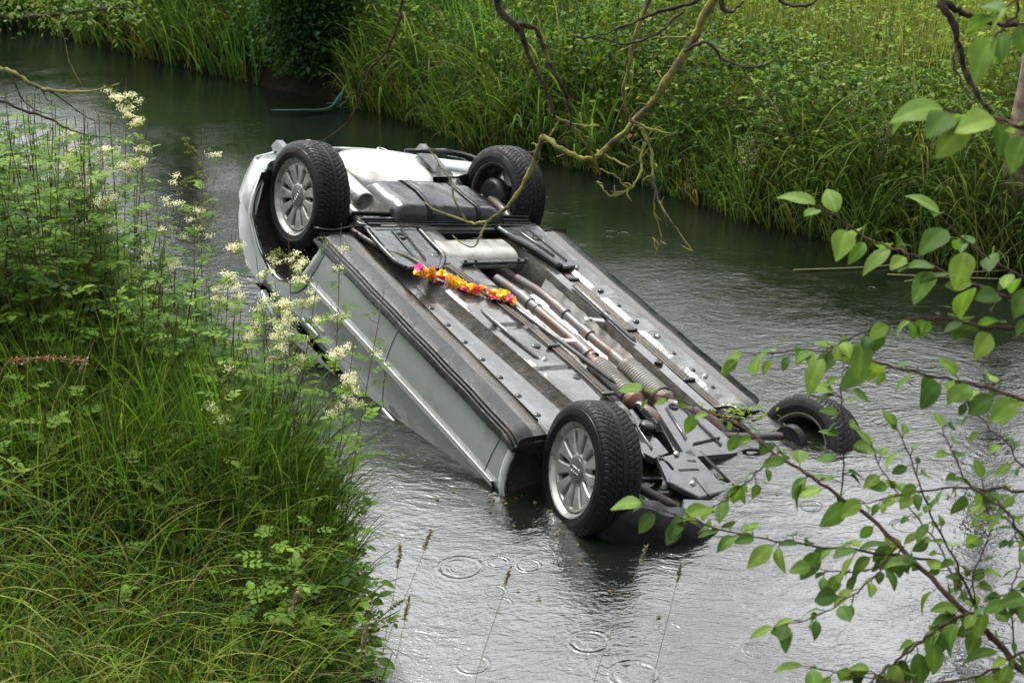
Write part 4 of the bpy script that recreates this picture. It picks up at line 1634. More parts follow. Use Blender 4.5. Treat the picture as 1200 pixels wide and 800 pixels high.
# --- flowering meadowsweet, each plant a thing
def flower_puff(gf, p, r, n, col):
    q = p + rng.normal(0, r, (n, 3)) * np.array([1, 1, .55])
    D_ = norm(rng.normal(size=(n, 3)))
    add_leaves(gf, q, D_, norm(rng.normal(size=(n, 3))), rng.uniform(.004, .008, n), rng.uniform(.002, .004, n), np.tile(col, (n, 1)) * rng.uniform(.8, 1.1, (n, 1)), K=3, droop=.1)


def meadowsweet(px, py, dist, label, bloom=1., span=1.):
    top = at(px, py, dist)
    bx = np.array([top[0] + rng.normal(0, .08) - .05, top[1] - .05 + rng.normal(0, .06)])
    dn = sdist(bx[None], NEAR, -1)[0]
    if dn < .06:                         # keep the root on the bank
        bx = bx + (-.75 * (.08 - dn)) * np.array([.9, .6])
    base = np.array([*bx, height(bx[None])[0]])
    r_ = empty('meadowsweet', tuple(base))
    tag(r_, label, 'wildflower', 'meadowsweet plants along the near bank')
    o = base
    gs_, gl_, gf_ = G(), G(), G()
    tp = top - o
    H_ = tp[2]
    pth = weed_stem(gs_, gl_, np.zeros(3), tp, int(9 + H_ * 13), .042, WC, (.13, .08, .04), .0022, 3, .06, .86)
    yg = np.array((.17, .22, .05))
    cr_ = np.array((.80, .77, .62))
    nb = rng.integers(4, 7)
    for k in range(nb):
        t = .70 + .3 * k / nb
        q = pth[int(t * (len(pth) - 1))]
        a_ = k * 2.3 + rng.uniform(0, 1)
        e = q + np.array([math.cos(a_) * .06, math.sin(a_) * .06, rng.uniform(.03, .11)]) * (1.25 - t * .5) * span
        gs_.tube(smooth_path([q, (q + e) / 2 + np.array([math.cos(a_), math.sin(a_), -.3]) * .01, e], 3), .0014, 4, col=(.16, .13, .05), cap=False)
        for _ in range(int(7 * bloom) + 3):
            pp = e + rng.normal(0, .020, 3) * span
            gs_.tube([e, pp], .0007, 3, col=(.2, .2, .07), cap=False)
            if rng.uniform() < .36 * bloom:
                flower_puff(gf_, pp, .011, 60, cr_)
            else:
                flower_puff(gf_, pp, .006, 16, yg)
    gs_.build('stem', MAT['stem'], r_)
    gl_.build('foliage', MAT['leaf'], r_)
    gf_.build('blossom', MAT['flower'], r_)


for a_ in [(148, 90, 7.2, 'tallest cream-flowered meadowsweet, its plume standing before open water at left', 1.3, 1.2),
           (166, 112, 7.3, 'slim budding meadowsweet just right of the tallest plume', .3, 1.0),
           (72, 148, 6.9, 'cream meadowsweet at far left below the mossy twigs', 1.1, 1.1),
           (94, 160, 6.8, 'meadowsweet with a drooping cream head left of the tallest plume', 1.2, 1.1),
           (44, 95, 7.4, 'budding yellow-green meadowsweet in front of the mossy twigs', .2, 1.0),
           (14, 180, 6.4, 'leggy meadowsweet stem at the left edge of the picture', .1, .8),
           (120, 178, 6.6, 'pale green meadowsweet standing among dense leaves below the tallest plume', .5, 1.),
           (238, 150, 7.3, 'yellow-green meadowsweet over the gap of water left of the car', .5, 1.2),
           (228, 186, 7.2, 'leafy meadowsweet left of the car with small cream tufts', .7, 1.1),
           (196, 232, 6.7, 'faded meadowsweet sprays low over the left water', .7, 1.),
           (272, 268, 6.6, 'cream meadowsweet touching the rear bumper corner of the car', 1.4, .9),
           (300, 300, 6.5, 'meadowsweet in front of the rear wheel arch', 1.0, .9),
           (338, 272, 6.4, 'tall meadowsweet with creamy blossom in front of the rear wheel', 1.3, 1.1),
           (322, 330, 6.2, 'short cream meadowsweet below the rear wheel arch', 1.2, .9),
           (400, 262, 6.3, 'thin red-stemmed meadowsweet in front of the black sill', .35, .9),
           (416, 392, 6.0, 'cream meadowsweet bending in front of the silver door', 1.3, .8),
           (450, 340, 6.1, 'green budding meadowsweet in front of the front door and sill', .15, .8),
           (372, 330, 6.2, 'slender meadowsweet before the rear door', .3, .8),
           (262, 420, 5.8, 'low meadowsweet in the weeds beneath the bumper', .5, .8)]:
    meadowsweet(*a_)

# --- grass stalks with seed heads in front
def stalk(px, py, dist, label, ln=.05, colr=(.20, .18, .08), lean=.0):
    top = at(px, py, dist)
    bx = np.array([top[0] - rng.uniform(-.1, .35) + lean, top[1] - .18])
    base = np.array([*bx, height(bx[None])[0]])
    r_ = empty('grass_stalk', tuple(base))
    tag(r_, label, 'grass stalk', 'seeding grass stalks at the edge of the bank')
    tp = top - base
    g_ = G()
    pth = smooth_path([np.zeros(3), tp * .6 + np.array([-.06, -.03, .05]) * rng.uniform(.3, 2), tp], 8)
    g_.tube(pth, np.linspace(.0011, .0006, len(pth)), 4, col=(.15, .16, .05), cap=False)
    g_.build('stem', MAT['stem'], r_)
    g_ = G()
    d_ = norm(pth[-1] - pth[-4])
    n_ = 60
    t_ = rng.uniform(0, 1, n_)
    q_ = pth[-1] - d_ * (ln * t_)[:, None]
    D_ = norm(rng.normal(size=(n_, 3)) * .6 + d_ * .9)
    add_leaves(g_, q_, D_, norm(rng.normal(size=(n_, 3))), rng.uniform(.006, .010, n_), .0022, pick([colr], n_), K=3)
    g_.build('seed_head', MAT['stem'], r_)


for a_ in [(505, 622, 3.4, 'leftmost seeding grass stalk leaning over the rippled water'), (470, 640, 3.2, 'buff seed head just above the grass at the bank edge'), 
           (480, 700, 3.0, 'brownish seed head low by the bank grass'), (598, 665, 3.6, 'thin stalk with a brown tip over open water'), 
           (798, 660, 3.6, 'thin upright stalk right of the wheel reflection'), (758, 640, 3.8, 'green tipped stalk by the front bumper'),
           (350, 690, 2.9, 'straw coloured seed head in the near grass'), (430, 735, 2.7, 'straw seed head at the bottom of the near grass'), (100, 420, 4.6, 'russet seed head among the weeds at left')]:
    stalk(*a_, ln=.045)
# long russet dock stalk lying over the weeds at left
gr = empty('dock_stalk', tuple(at(-10, 440, 4.8)))
tag(gr, 'russet seeded stalk arching over the weeds at the left edge', 'grass stalk')
g = G()
o = at(-10, 440, 4.8)
pth = smooth_path([at(-20, 480, 4.8) - o - np.array([0, 0, .25]), at(0, 440, 4.8) - o, at(40, 420, 4.8) - o, at(100, 423, 4.8) - o], 8)
g.tube(pth, .002, 5, col=(.16, .08, .03), cap=False)
g.build('stem', MAT['stem'], gr)
g = G()
q_ = pth[-14:][rng.integers(0, 14, 160)] + rng.normal(0, .006, (160, 3))
add_leaves(g, q_, rng.normal(size=(160, 3)), rng.normal(size=(160, 3)), .008, .004, pick([(.22, .10, .04), (.3, .16, .07)], 160), K=3)
g.build('seed_head', MAT['stem'], gr)

# --- far bank --------------------------------------------------------------
# reeds and tall grass at the left, hanging over the water
g = G()
P, d = scatter(150000, -13, 1.0, 12, 24, 'far', -.05, 3.2, .5, True, .5)
P = P[rng.uniform(size=len(P)) < np.clip(1.2 - d / 3, .25, 1) * .65]
xr = P[:, 0]
P = P[rng.uniform(size=len(P)) < np.where(xr > -1.9, .35, 1) * (np.hypot(P[:, 0] + 1.8, P[:, 1] - 14.9) > .62)]
N = len(P)
dd = sdist(P[:, :2], FAR, 1)
Hh = rng.uniform(.55, 1.15, N) * (.75 + .5 * clump(P, 1.1, 5)) * np.where(dd < .25, .75, 1)
az = -PI / 2 - .5 + rng.normal(0, 1.1, N)
ncol = pick([(.055, .12, .022), (.09, .18, .03), (.03, .07, .018), (.14, .24, .04)], N, .3)
s_ = rng.uniform(size=N) < .04
ncol[s_] = pick(STRAW, s_.sum())
add_blades(g, P, az, Hh, rng.uniform(.010, .024, N), rng.uniform(.25, 2.2, N), ncol, K=8, stiff=2.2)
# grasses at the right waterside
P, d = scatter(150000, -1.5, 7, 7.5, 14.5, 'far', -.06, 1.0, .4)
P = P[rng.uniform(size=len(P)) < np.clip(1.1 - d / .9, .1, 1) * .75 * (clump(P, 1.7, 8) > .12)]
N = len(P)
Hh = rng.uniform(.25, .62, N) * (.55 + .7 * clump(P, 1.5, 9))
col = pick([(.06, .12, .022), (.10, .17, .028), (.035, .07, .018), (.18, .24, .04)], N, .3)
s_ = rng.uniform(size=N) < .05 + .35 * (np.abs(P[:, 0] - .9) < .5)
col[s_] = pick([(.13, .14, .05), (.2, .16, .07)], s_.sum())
add_blades(g, P, -PI / 2 - .6 + rng.normal(0, 1.1, N), Hh, rng.uniform(.006, .013, N), rng.uniform(.5, 2.3, N), col, K=8, stiff=1.8)
tag(g.build('far_bank_reeds', MAT['grass']), kind='stuff', label='reeds and long grass hanging over the far waterline')

# brambles and nettles: leaf canopy over the far bank
g = G()
gs = G()
P, d = scatter(520000, -3.2, 8, 8, 20, 'far', .0, 3.6, .5, True, .4)
can = .34 + .50 * clump(P, 1.0, 11) + .28 * clump(P, 2.7, 2)
can *= np.clip((d + .2) / .40, .4, 1)
keep = rng.uniform(size=len(P)) < .44 * np.clip(1.15 - (d - 1.2) / 3.0, .35, 1) * (clump(P, 2.3, 13) > .12)
P, d, can = P[keep], d[keep], can[keep]
N = len(P)
Z = can * (1 - rng.uniform(0, 1, N) ** 1.6 * .75)
Q = P + np.column_stack([rng.normal(0, .03, (N, 2)), Z])
sp = (clump(P, 3.1, 21) > .5)
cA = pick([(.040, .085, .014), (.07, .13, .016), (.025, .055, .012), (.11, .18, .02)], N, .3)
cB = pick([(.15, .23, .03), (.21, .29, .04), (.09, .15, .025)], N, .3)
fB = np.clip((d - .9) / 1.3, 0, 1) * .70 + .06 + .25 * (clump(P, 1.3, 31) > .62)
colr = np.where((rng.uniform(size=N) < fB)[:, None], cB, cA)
s_ = rng.uniform(size=N) < .012
colr[s_] = pick([(.25, .12, .03), (.3, .2, .05)], s_.sum())
D_ = np.column_stack([rng.normal(size=(N, 2)), rng.normal(-.15, .35, N)])
D_[:, 1] -= .35
U_ = np.column_stack([rng.normal(0, .35, (N, 2)), np.ones(N)])
ln = np.where(sp, rng.uniform(.035, .065, N), rng.uniform(.022, .045, N))
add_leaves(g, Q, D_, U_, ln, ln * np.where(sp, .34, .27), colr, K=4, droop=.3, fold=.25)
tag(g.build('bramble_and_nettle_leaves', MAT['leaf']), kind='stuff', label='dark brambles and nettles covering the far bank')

# tall herbs standing up through the brambles, and arching tufts at the waterline
gs, gl = G(), G()
P, d = scatter(2600, -3.0, 7, 8.5, 17, 'far', .15, 3.0, .5, True, .4)
for p in P[:520]:
    hh = rng.uniform(.45, 1.0)
    weed_stem(gs, gl, p, p + np.array([rng.normal(0, .08), rng.normal(0, .08), hh]), 11, rng.uniform(.03, .06), np.array([(.12, .20, .02), (.19, .28, .03), (.07, .13, .018), (.04, .085, .014)]), (.10, .10, .03), pairs=2)
gs.build('far_weed_stems', MAT['stem'])['kind'] = 'stuff'
gl.build('far_bank_weeds', MAT['leaf'])['kind'] = 'stuff'
g = G()
P, d = scatter(3000, -5, 7, 8.5, 18, 'far', -.02, .55, .4)
for p in P[:130]:
    if math.hypot(p[0] + 1.8, p[1] - 14.8) < .75:
        continue
    n_ = rng.integers(25, 60)
    hh = rng.uniform(.5, 1.05)
    c_ = np.array([(.08, .14, .03), (.12, .18, .04), (.06, .11, .03), (.16, .18, .05)])[rng.integers(4)]
    add_blades(g, p + np.column_stack([rng.normal(0, .05, (n_, 2)), np.zeros(n_)]), rng.uniform(0, 2 * PI, n_), hh * rng.uniform(.6, 1.1, n_), rng.uniform(.008, .017, n_), rng.uniform(.7, 2.6, n_), np.tile(c_, (n_, 1)) * rng.uniform(.7, 1.3, (n_, 1)), K=9, stiff=1.7)
g.build('waterside_sedge', MAT['grass'])['kind'] = 'stuff'

# the meadow behind: thin upright stems, pale seed heads, light leaves
g = G()
P, d = scatter(330000, -3.5, 9, 9.5, 24, 'far', 1.3, 9, .8, True, .55)
P = P[rng.uniform(size=len(P)) < .45]
N = len(P)
Hh = rng.uniform(.45, .95, N)
col = pick([(.17, .24, .045), (.24, .29, .06), (.11, .17, .035), (.30, .29, .10)], N, .25)
s_ = rng.uniform(size=N) < .18
col[s_] = pick([(.28, .24, .11), (.22, .16, .08)], s_.sum())
add_blades(g, P, rng.uniform(0, 2 * PI, N), Hh, rng.uniform(.004, .010, N), rng.uniform(.1, .8, N), col, K=5)
sel = rng.integers(0, N, 9000)
top = P[sel] + np.column_stack([rng.normal(0, .08, (len(sel), 2)), Hh[sel] * rng.uniform(.75, 1.0, len(sel))])
n_ = len(sel)
add_leaves(g, top, np.column_stack([rng.normal(0, .4, (n_, 2)), np.ones(n_)]), rng.normal(size=(n_, 3)), rng.uniform(.02, .05, n_), rng.uniform(.003, .007, n_), pick([(.33, .30, .16), (.28, .26, .10), (.36, .28, .17)], n_), K=3)
# light leafy tops through the meadow
sel = rng.integers(0, N, 42000)
n_ = len(sel)
top = P[sel] + np.column_stack([rng.normal(0, .1, (n_, 2)), Hh[sel] * rng.uniform(.3, .95, n_)])
add_leaves(g, top, np.column_stack([rng.normal(size=(n_, 2)), rng.normal(.2, .3, n_)]), np.column_stack([rng.normal(0, .4, (n_, 2)), np.ones(n_)]), rng.uniform(.02, .045, n_), rng.uniform(.005, .012, n_), pick([(.19, .26, .045), (.27, .32, .07), (.13, .20, .035)], n_), K=3)
tag(g.build('meadow', MAT['grass']), kind='stuff', label='light green flowering meadow behind the far bank')

# panicle grasses on the far bank, each countable tuft a thing
for k, (px, py, ds, lb) in enumerate([(905, 95, 11.6, 'pale panicle grass rising above the brambles, left of the others'), (885, 175, 11.0, 'drooping panicle grass low over the dark bank'), (925, 120, 11.2, 'spreading panicle grass in the middle of the far bank'),
                                      (1010, 110, 10.8, 'arched panicle grass leaning right over the brambles'), (1035, 155, 10.5, 'short panicle grass above the right waterline'), (890, 150, 11.2, 'feathery panicle grass between the reeds and brambles')]):
    top = at(px, py, ds)
    base = np.array([top[0] - .05, top[1] + .05, 0])
    base[2] = height(base[None, :2])[0]
    r_ = empty('panicle_grass', tuple(base))
    tag(r_, lb, 'grass tuft', 'panicle grasses on the far bank')
    g_, g2 = G(), G()
    for j in range(5):
        e = top - base + np.array([*rng.normal(0, .12, 2), rng.normal(0, .06)])
        pth = smooth_path([np.array([*rng.normal(0, .03, 2), 0]), e * .6 + np.array([0, 0, .1]), e], 6)
        g_.tube(pth, .002, 4, col=(.12, .15, .05), cap=False)
        n_ = 60
        t_ = rng.uniform(0, 1, n_)
        q_ = e - norm(pth[-1] - pth[-4]) * (.14 * t_)[:, None] + rng.normal(0, 1, (n_, 3)) * (.006 + .02 * t_)[:, None]
        add_leaves(g2, q_, rng.normal(size=(n_, 3)), rng.normal(size=(n_, 3)), .012, .003, pick([(.30, .29, .15), (.24, .24, .10)], n_), K=3)
    g_.build('stem', MAT['stem'], r_)
    g2.build('panicle', MAT['stem'], r_)


# --- trees -------------------------------------------------------------------
def tree(name, base, H_, r0, crown, label, n_leaf, mat, leaf=.07, cols=LUSH, lean=(0, 0), nl=9, group=None, branches=True, crown_z=.62, cat='tree'):
    b = np.array([*base, height(np.array([base]))[0] - .1])
    r_ = empty(name, tuple(b))
    tag(r_, label, cat, group)
    g_ = G()
    top = np.array([lean[0], lean[1], H_])
    pth = smooth_path([np.zeros(3), top * .3 + rng.normal(0, .05, 3) * [1, 1, 0], top * .65 + rng.normal(0, .08, 3) * [1, 1, 0], top], 7)
    t_ = np.linspace(0, 1, len(pth))
    g_.tube(pth, r0 * (1.0 - .75 * t_) * (1 + .5 * np.exp(-t_ * 14)), 14, jitter=.035)
    g_.build('trunk', mat, r_)
    gl_ = G()
    cs = []
    gb_ = G()
    for k in range(nl):
        t = rng.uniform(.25 if group else .4, .95)
        q = pth[int(t * (len(pth) - 1))]
        a_ = k * 2.4 + rng.uniform(-.4, .4)
        e = np.array([math.cos(a_) * crown[0], math.sin(a_) * crown[0], 0]) * rng.uniform(.5, .95) + np.array([lean[0] * t, lean[1] * t, H_ * (t + .12)]) + np.array([0, 0, rng.uniform(-.2, .5)])
        pp = smooth_path([q, (q + e) / 2 + np.array([0, 0, .15]), e], 5)
        gb_.tube(pp, np.linspace(r0 * .35, r0 * .06, len(pp)), 7, jitter=.05)
        for f_ in (.5, .75, 1.0):
            cs.append(pp[int(f_ * (len(pp) - 1))])
    gb_.build('limb', mat, r_)
    cs = np.array(cs)
    c_ = cs[rng.integers(0, len(cs), n_leaf)]
    q = c_ + rng.normal(size=(n_leaf, 3)) * np.array([crown[0], crown[0], crown[1]]) * .20
    lz = rng.uniform(leaf * .7, leaf * 1.3, n_leaf)
    add_leaves(gl_, q, np.column_stack([rng.normal(size=(n_leaf, 2)), rng.normal(-.3, .4, n_leaf)]), np.column_stack([rng.normal(0, .5, (n_leaf, 2)), np.ones(n_leaf)]), lz, lz * .33, pick(cols, n_leaf), K=3)
    gl_.build('crown', MAT['leaf'], r_)
    return r_


tree('alder_tree', (-3.9, 18.6), 6.2, .19, (1.3, 1.0), 'dark trunk standing in the reeds at the top left', 5000, MAT['dark_bark'], cols=LUSH)
tree('ash_tree', (3.25, 9.95), 6.5, .11, (1.5, 1.1), 'pale brown trunk at the right edge of the far bank', 6000, MAT['pale_bark'], cols=GREEN)


def shrub(base, H_, R_, n_leaf, label, cols, leaf=.05, cat='shrub'):
    b = np.array([*base, height(np.array([base]))[0]])
    r_ = empty('leafy_bush', tuple(b))
    tag(r_, label, cat)
    g_, gl_ = G(), G()
    cs = []
    for k in range(9):
        a_ = k * 2.4
        e = np.array([math.cos(a_) * R_ * rng.uniform(.2, .8), math.sin(a_) * R_ * rng.uniform(.2, .8), H_ * rng.uniform(.55, .95)])
        pp = smooth_path([np.zeros(3), e * .5 + rng.normal(0, .05, 3), e], 5)
        g_.tube(pp, np.linspace(.02, .006, len(pp)), 6)
        cs += [pp[i] for i in range(2, len(pp))]
    cs = np.array(cs)
    q = cs[rng.integers(0, len(cs), n_leaf)] + rng.normal(size=(n_leaf, 3)) * np.array([R_, R_, H_ * .6]) * .24
    q[:, 2] = np.abs(q[:, 2])
    lz = rng.uniform(leaf * .6, leaf * 1.3, n_leaf)
    add_leaves(gl_, q, np.column_stack([rng.normal(size=(n_leaf, 2)), rng.normal(-.3, .4, n_leaf)]), np.column_stack([rng.normal(0, .5, (n_leaf, 2)), np.ones(n_leaf)]), lz, lz * .36, pick(cols, n_leaf), K=4, fold=.25)
    g_.build('branches', MAT['dark_bark'], r_)
    gl_.build('foliage', MAT['leaf'], r_)


DK = [(.025, .065, .018), (.035, .085, .02), (.02, .05, .015), (.045, .10, .025)]
shrub((-1.88, 14.78), 1.45, .66, 11000, 'dense dark green bush at the waterline where the reeds end', DK, .05)
shrub((-7.2, 19.6), 1.9, 1.0, 5000, 'shadowy bush behind the top left reeds', DK, .06)
shrub((-5.7, 18.35), .9, .6, 2600, 'low dark bush drooping to the water at the top left', DK, .055)
shrub((-1.3, 16.6), 2.2, 1.0, 6000, 'taller bush behind the dark waterline bush', DK, .06)
shrub((-4.6, 20.8), 2.6, 1.4, 6000, 'broad bush behind the reeds, beyond the dark trunk', DK, .07)
shrub((-9.5, 21.5), 2.4, 1.4, 5000, 'farthest bush upstream on the far bank', DK, .07)
shrub((5.2, 10.6), 2.2, 1.2, 6000, 'bush behind the pale trunk on the far bank', LUSH, .06)


# --- bare mossy tree: trunk stands on the near bank right of the camera, its limbs reach over the river
def limb(parent, pts, r, mat='moss_bark', name='branch', n=9, seg=6, origin=None):
    P_ = [at(*p) if len(p) == 3 and p[0] > 20 or len(p) == 3 and p[0] < -20 or (len(p) == 3 and p[2] > 1.2 and abs(p[0]) + abs(p[1]) > 12) else np.array(p) for p in pts]
    pth = smooth_path(P_, seg)
    # knobbly run
    pth[1:-1] += rng.normal(0, .0022, (len(pth) - 2, 3))
    rr = np.interp(np.linspace(0, 1, len(pth)), np.linspace(0, 1, len(r)), r)
    rr = .78 * rr * (1 + .14 * rng.normal(size=len(rr)).clip(-1.5, 2))
    g_ = G()
    g_.tube(pth - origin, rr, n, jitter=.06)
    return g_.build(name, MAT[mat], parent)


tb = np.array([3.1, 3.1, 0.])
tb[2] = height(tb[None, :2])[0]
bt = empty('bare_tree', tuple(tb))
tag(bt, 'bare mossy tree whose dead lichened branches hang over the car', 'tree')
g = G()
tp_ = smooth_path([np.zeros(3), (-.1, .1, 1.2), (-.25, .25, 2.4), (-.3, .5, 3.6), (-.4, .9, 5.0)], 8)
g.tube(tp_, np.linspace(.17, .07, len(tp_)), 14, jitter=.04)
g.build('trunk', MAT['dark_bark'], bt)
hub = tuple(tb + np.array([-.3, .5, 3.3]))
LB = [
    ([hub, (1050, -190, 5.0), (900, -90, 5.5), (836, 0, 5.7), (812, 48, 5.8), (785, 88, 5.85), (765, 118, 5.9), (738, 148, 6.0), (697, 186, 6.1)], [.045, .036, .028, .022, .019, .017, .015, .013], 'moss_bark'),
    ([(698, 186, 6.1), (676, 184, 6.1), (655, 172, 6.1), (638, 161, 6.15), (631, 172, 6.2), (622, 196, 6.25), (606, 228, 6.3), (590, 246, 6.35), (570, 260, 6.4)], [.011, .012, .013, .012, .011, .010, .008], 'moss_bark'),
    ([(570, 260, 6.4), (552, 261, 6.45), (520, 250, 6.5), (495, 236, 6.55)], [.008, .007, .005, .003], 'moss_bark'),
    ([(546, 258, 6.45), (533, 235, 6.45), (527, 212, 6.45), (512, 188, 6.45), (499, 168, 6.45)], [.006, .005, .004, .0025], 'moss_bark'),
    ([(570, 260, 6.4), (563, 276, 6.4), (552, 290, 6.4), (530, 276, 6.4)], [.007, .006, .004, .003], 'moss_bark'),
    ([hub, (800, -260, 4.9), (650, -120, 5.3), (582, -8, 5.5), (608, 34, 5.55), (618, 62, 5.6), (638, 102, 5.65), (650, 137, 5.7)], [.04, .03, .024, .019, .016, .012, .009, .006], 'dark_bark'),
    ([(606, 28, 5.55), (628, 34, 5.55), (638, 58, 5.6), (652, 90, 5.6), (666, 116, 5.65), (669, 148, 5.7)], [.012, .011, .010, .010, .008, .005], 'dark_bark'),
    ([(648, 134, 5.7), (668, 148, 5.75), (684, 158, 5.8), (697, 166, 5.85)], [.006, .005, .005, .003], 'moss_bark'),
    ([(650, 136, 5.7), (676, 147, 5.75), (703, 148, 5.75)], [.005, .005, .004], 'moss_bark'),
    ([(820, -40, 5.6), (765, -5, 5.7), (746, 38, 5.75), (738, 72, 5.8), (731, 104, 5.85), (735, 140, 5.95)], [.012, .011, .010, .009, .008, .007], 'moss_bark'),
    ([(860, -30, 5.2), (815, 2, 5.3), (772, 14, 5.3), (735, 30, 5.35), (700, 42, 5.4), (662, 43, 5.4)], [.011, .009, .008, .006, .004, .002], 'dark_bark'),
    ([(815, 44, 5.8), (790, 45, 5.8), (760, 46, 5.8), (722, 62, 5.8)], [.006, .006, .005, .003], 'moss_bark'),
    ([(802, 60, 5.8), (828, 50, 5.7), (846, 68, 5.7), (870, 79, 5.65), (893, 77, 5.65), (910, 70, 5.6)], [.008, .007, .007, .006, .004, .002], 'dark_bark'),
    ([(880, -70, 5.4), (846, -4, 5.5), (856, 14, 5.5), (872, 2, 5.5)], [.014, .011, .008, .004], 'dark_bark'),
    ([(960, -60, 5.2), (915, -4, 5.3), (940, 8, 5.3), (965, -4, 5.3)], [.010, .008, .006, .003], 'dark_bark'),
    ([(738, 140, 5.95), (752, 152, 5.95), (762, 176, 5.95), (766, 208, 5.95), (772, 234, 5.95), (788, 262, 5.9), (811, 294, 5.85)], [.008, .007, .007, .006, .005, .003, .0015], 'moss_bark'),
    ([(738, 140, 5.95), (762, 152, 5.9), (788, 157, 5.85)], [.006, .005, .003], 'moss_bark'),
    ([(768, 222, 5.95), (767, 250, 5.95), (775, 278, 5.95), (768, 298, 5.95)], [.004, .003, .003, .0015], 'moss_bark'),
    ([(752, 178, 5.95), (750, 205, 5.95), (736, 222, 5.95), (716, 230, 5.95), (700, 213, 5.95)], [.006, .006, .005, .005, .003], 'moss_bark'),
    ([(736, 222, 5.95), (720, 206, 5.95), (703, 198, 5.95)], [.004, .004, .003], 'moss_bark'),
    ([(700, 176, 6.1), (722, 188, 6.05), (740, 195, 6.0), (762, 172, 5.95)], [.005, .005, .004, .003], 'moss_bark'),
    ([(697, 186, 6.1), (680, 160, 6.0), (668, 148, 5.9)], [.006, .005, .005], 'moss_bark'),
    ([(640, 165, 6.15), (650, 150, 6.1), (655, 140, 6.1)], [.005, .004, .003], 'moss_bark'),
    ([(700, 146, 6), (682, 146, 6), (680, 132, 6)], [.003, .004, .003], 'moss_bark'),
    ([hub, (1250, -120, 4.2), (1150, -60, 4.0), (1103, -4, 3.9), (1116, 24, 3.9), (1128, 72, 3.95), (1142, 106, 3.95), (1162, 132, 3.95)], [.04, .026, .020, .013, .011, .009, .008, .006], 'dark_bark'),
    ([(1108, 4, 3.9), (1126, 14, 3.9), (1160, 26, 3.9), (1215, 30, 3.9)], [.011, .010, .009, .008], 'dark_bark'),
    ([(520, -140, 4.8), (474, -8, 5.2), (468, 22, 5.25), (452, 62, 5.3), (432, 84, 5.35), (424, 112, 5.4), (405, 146, 5.45), (372, 168, 5.5), (330, 182, 5.6)], [.010, .007, .006, .005, .004, .003, .0025, .002, .0015], 'twig_bark'),
    ([(650, -120, 5.3), (600, -150, 5.0), (520, -140, 4.8)], [.02, .014, .010], 'dark_bark'),
    ([(700, 43, 5.4), (735, 52, 5.4), (772, 38, 5.4), (800, 14, 5.4)], [.003, .004, .005, .006], 'dark_bark'),
    ([(452, 62, 5.3), (460, 82, 5.3), (478, 92, 5.3)], [.003, .002, .001], 'twig_bark'),
    ([(1122, 50, 3.9), (1118, 80, 3.9), (1140, 118, 3.9)], [.003, .003, .002], 'twig_bark'),
]
for pts, r, mt in LB:
    limb(bt, pts, r, mt, origin=tb)
# small spurs along the mossy limbs
for pts, r, mt in LB[:2] + LB[15:19]:
    P_ = smooth_path([at(*p) for p in pts if p is not hub], 4)
    for q in P_[rng.uniform(size=len(P_)) < .45]:
        d_ = norm(rng.normal(size=3))
        g = G()
        g.tube(smooth_path([q - tb, q - tb + d_ * .02, q - tb + d_ * .045 + rng.normal(0, .008, 3)], 3), [.0045, .004, .0038, .003, .003, .002, .0015], 5)
        g.build('spur', MAT['moss_bark'], bt)

# a second tree upstream on the near bank: two mossy twigs cross the top left
tb2 = np.array([-3.6, 6.2, 0.])
tb2[2] = height(tb2[None, :2])[0]
bt2 = empty('mossy_tree', tuple(tb2))
tag(bt2, 'tree left of the picture whose dark mossy twigs reach in from the left edge', 'tree')
g = G()
tp_ = smooth_path([np.zeros(3), (.1, 0, 1.2), (.15, .1, 2.4), (.1, .3, 3.6)], 8)
g.tube(tp_, np.linspace(.14, .06, len(tp_)), 12, jitter=.04)
g.build('trunk', MAT['dark_bark'], bt2)
for pts, r, mt in [
    ([(-260, 60, 6.4), (-120, 60, 6.6), (-20, 76, 6.8), (12, 84, 6.8), (40, 100, 6.8), (62, 106, 6.8), (105, 107, 6.8), (140, 98, 6.8)], [.03, .022, .014, .012, .010, .009, .006, .003], 'moss_bark'),
    ([(-20, 110, 6.8), (0, 118, 6.8), (30, 130, 6.8), (60, 140, 6.8), (90, 155, 6.8), (130, 162, 6.8)], [.010, .008, .007, .006, .004, .002], 'dark_bark'),
    ([(14, 88, 6.8), (24, 112, 6.8), (40, 128, 6.8), (66, 136, 6.8)], [.005, .004, .003, .0015], 'dark_bark'),
    ([(58, 106, 6.8), (80, 122, 6.8), (95, 134, 6.8), (120, 146, 6.8)], [.005, .004, .003, .0015], 'dark_bark'),
    ([(48, 103, 6.8), (56, 118, 6.8), (62, 118, 6.8)], [.004, .003, .0015], 'dark_bark'),
    ([(-260, 30, 7.4), (-120, 24, 7.8), (-10, 21, 8.0), (40, 20, 8.0), (70, 17, 8.0), (110, 12, 8.0), (165, 8, 8.0)], [.035, .022, .016, .013, .011, .007, .004], 'dark_bark'),
    ([(60, 16, 8.), (75, 45, 8.), (82, 75, 8.), (100, 105, 8.)], [.003, .003, .0025, .0015], 'moss_bark'),
    ([(105, 107, 6.8), (120, 100, 6.8), (132, 90, 6.8)], [.003, .0025, .0015], 'twig_bark'),
]:
    limb(bt2, pts, r, mt, origin=tb2)
for e in (at(-260, 60, 6.4), at(-260, 30, 7.4), at(-20, 110, 6.8)):
    g = G()
    s_ = np.array([.12, .1, 2.3])
    g.tube(smooth_path([s_, (s_ + e - tb2) / 2 + np.array([0, 0, .1]), e - tb2], 6), np.linspace(.045, .022, 13), 8)
    g.build('branch', MAT['dark_bark'], bt2)
g = G()
n_ = 700
base_ = np.array([at(x, y, 8.0) for x, y in zip(rng.uniform(-60, 165, n_), rng.normal(6, 12, n_))]) + np.array([0, 0, 0])
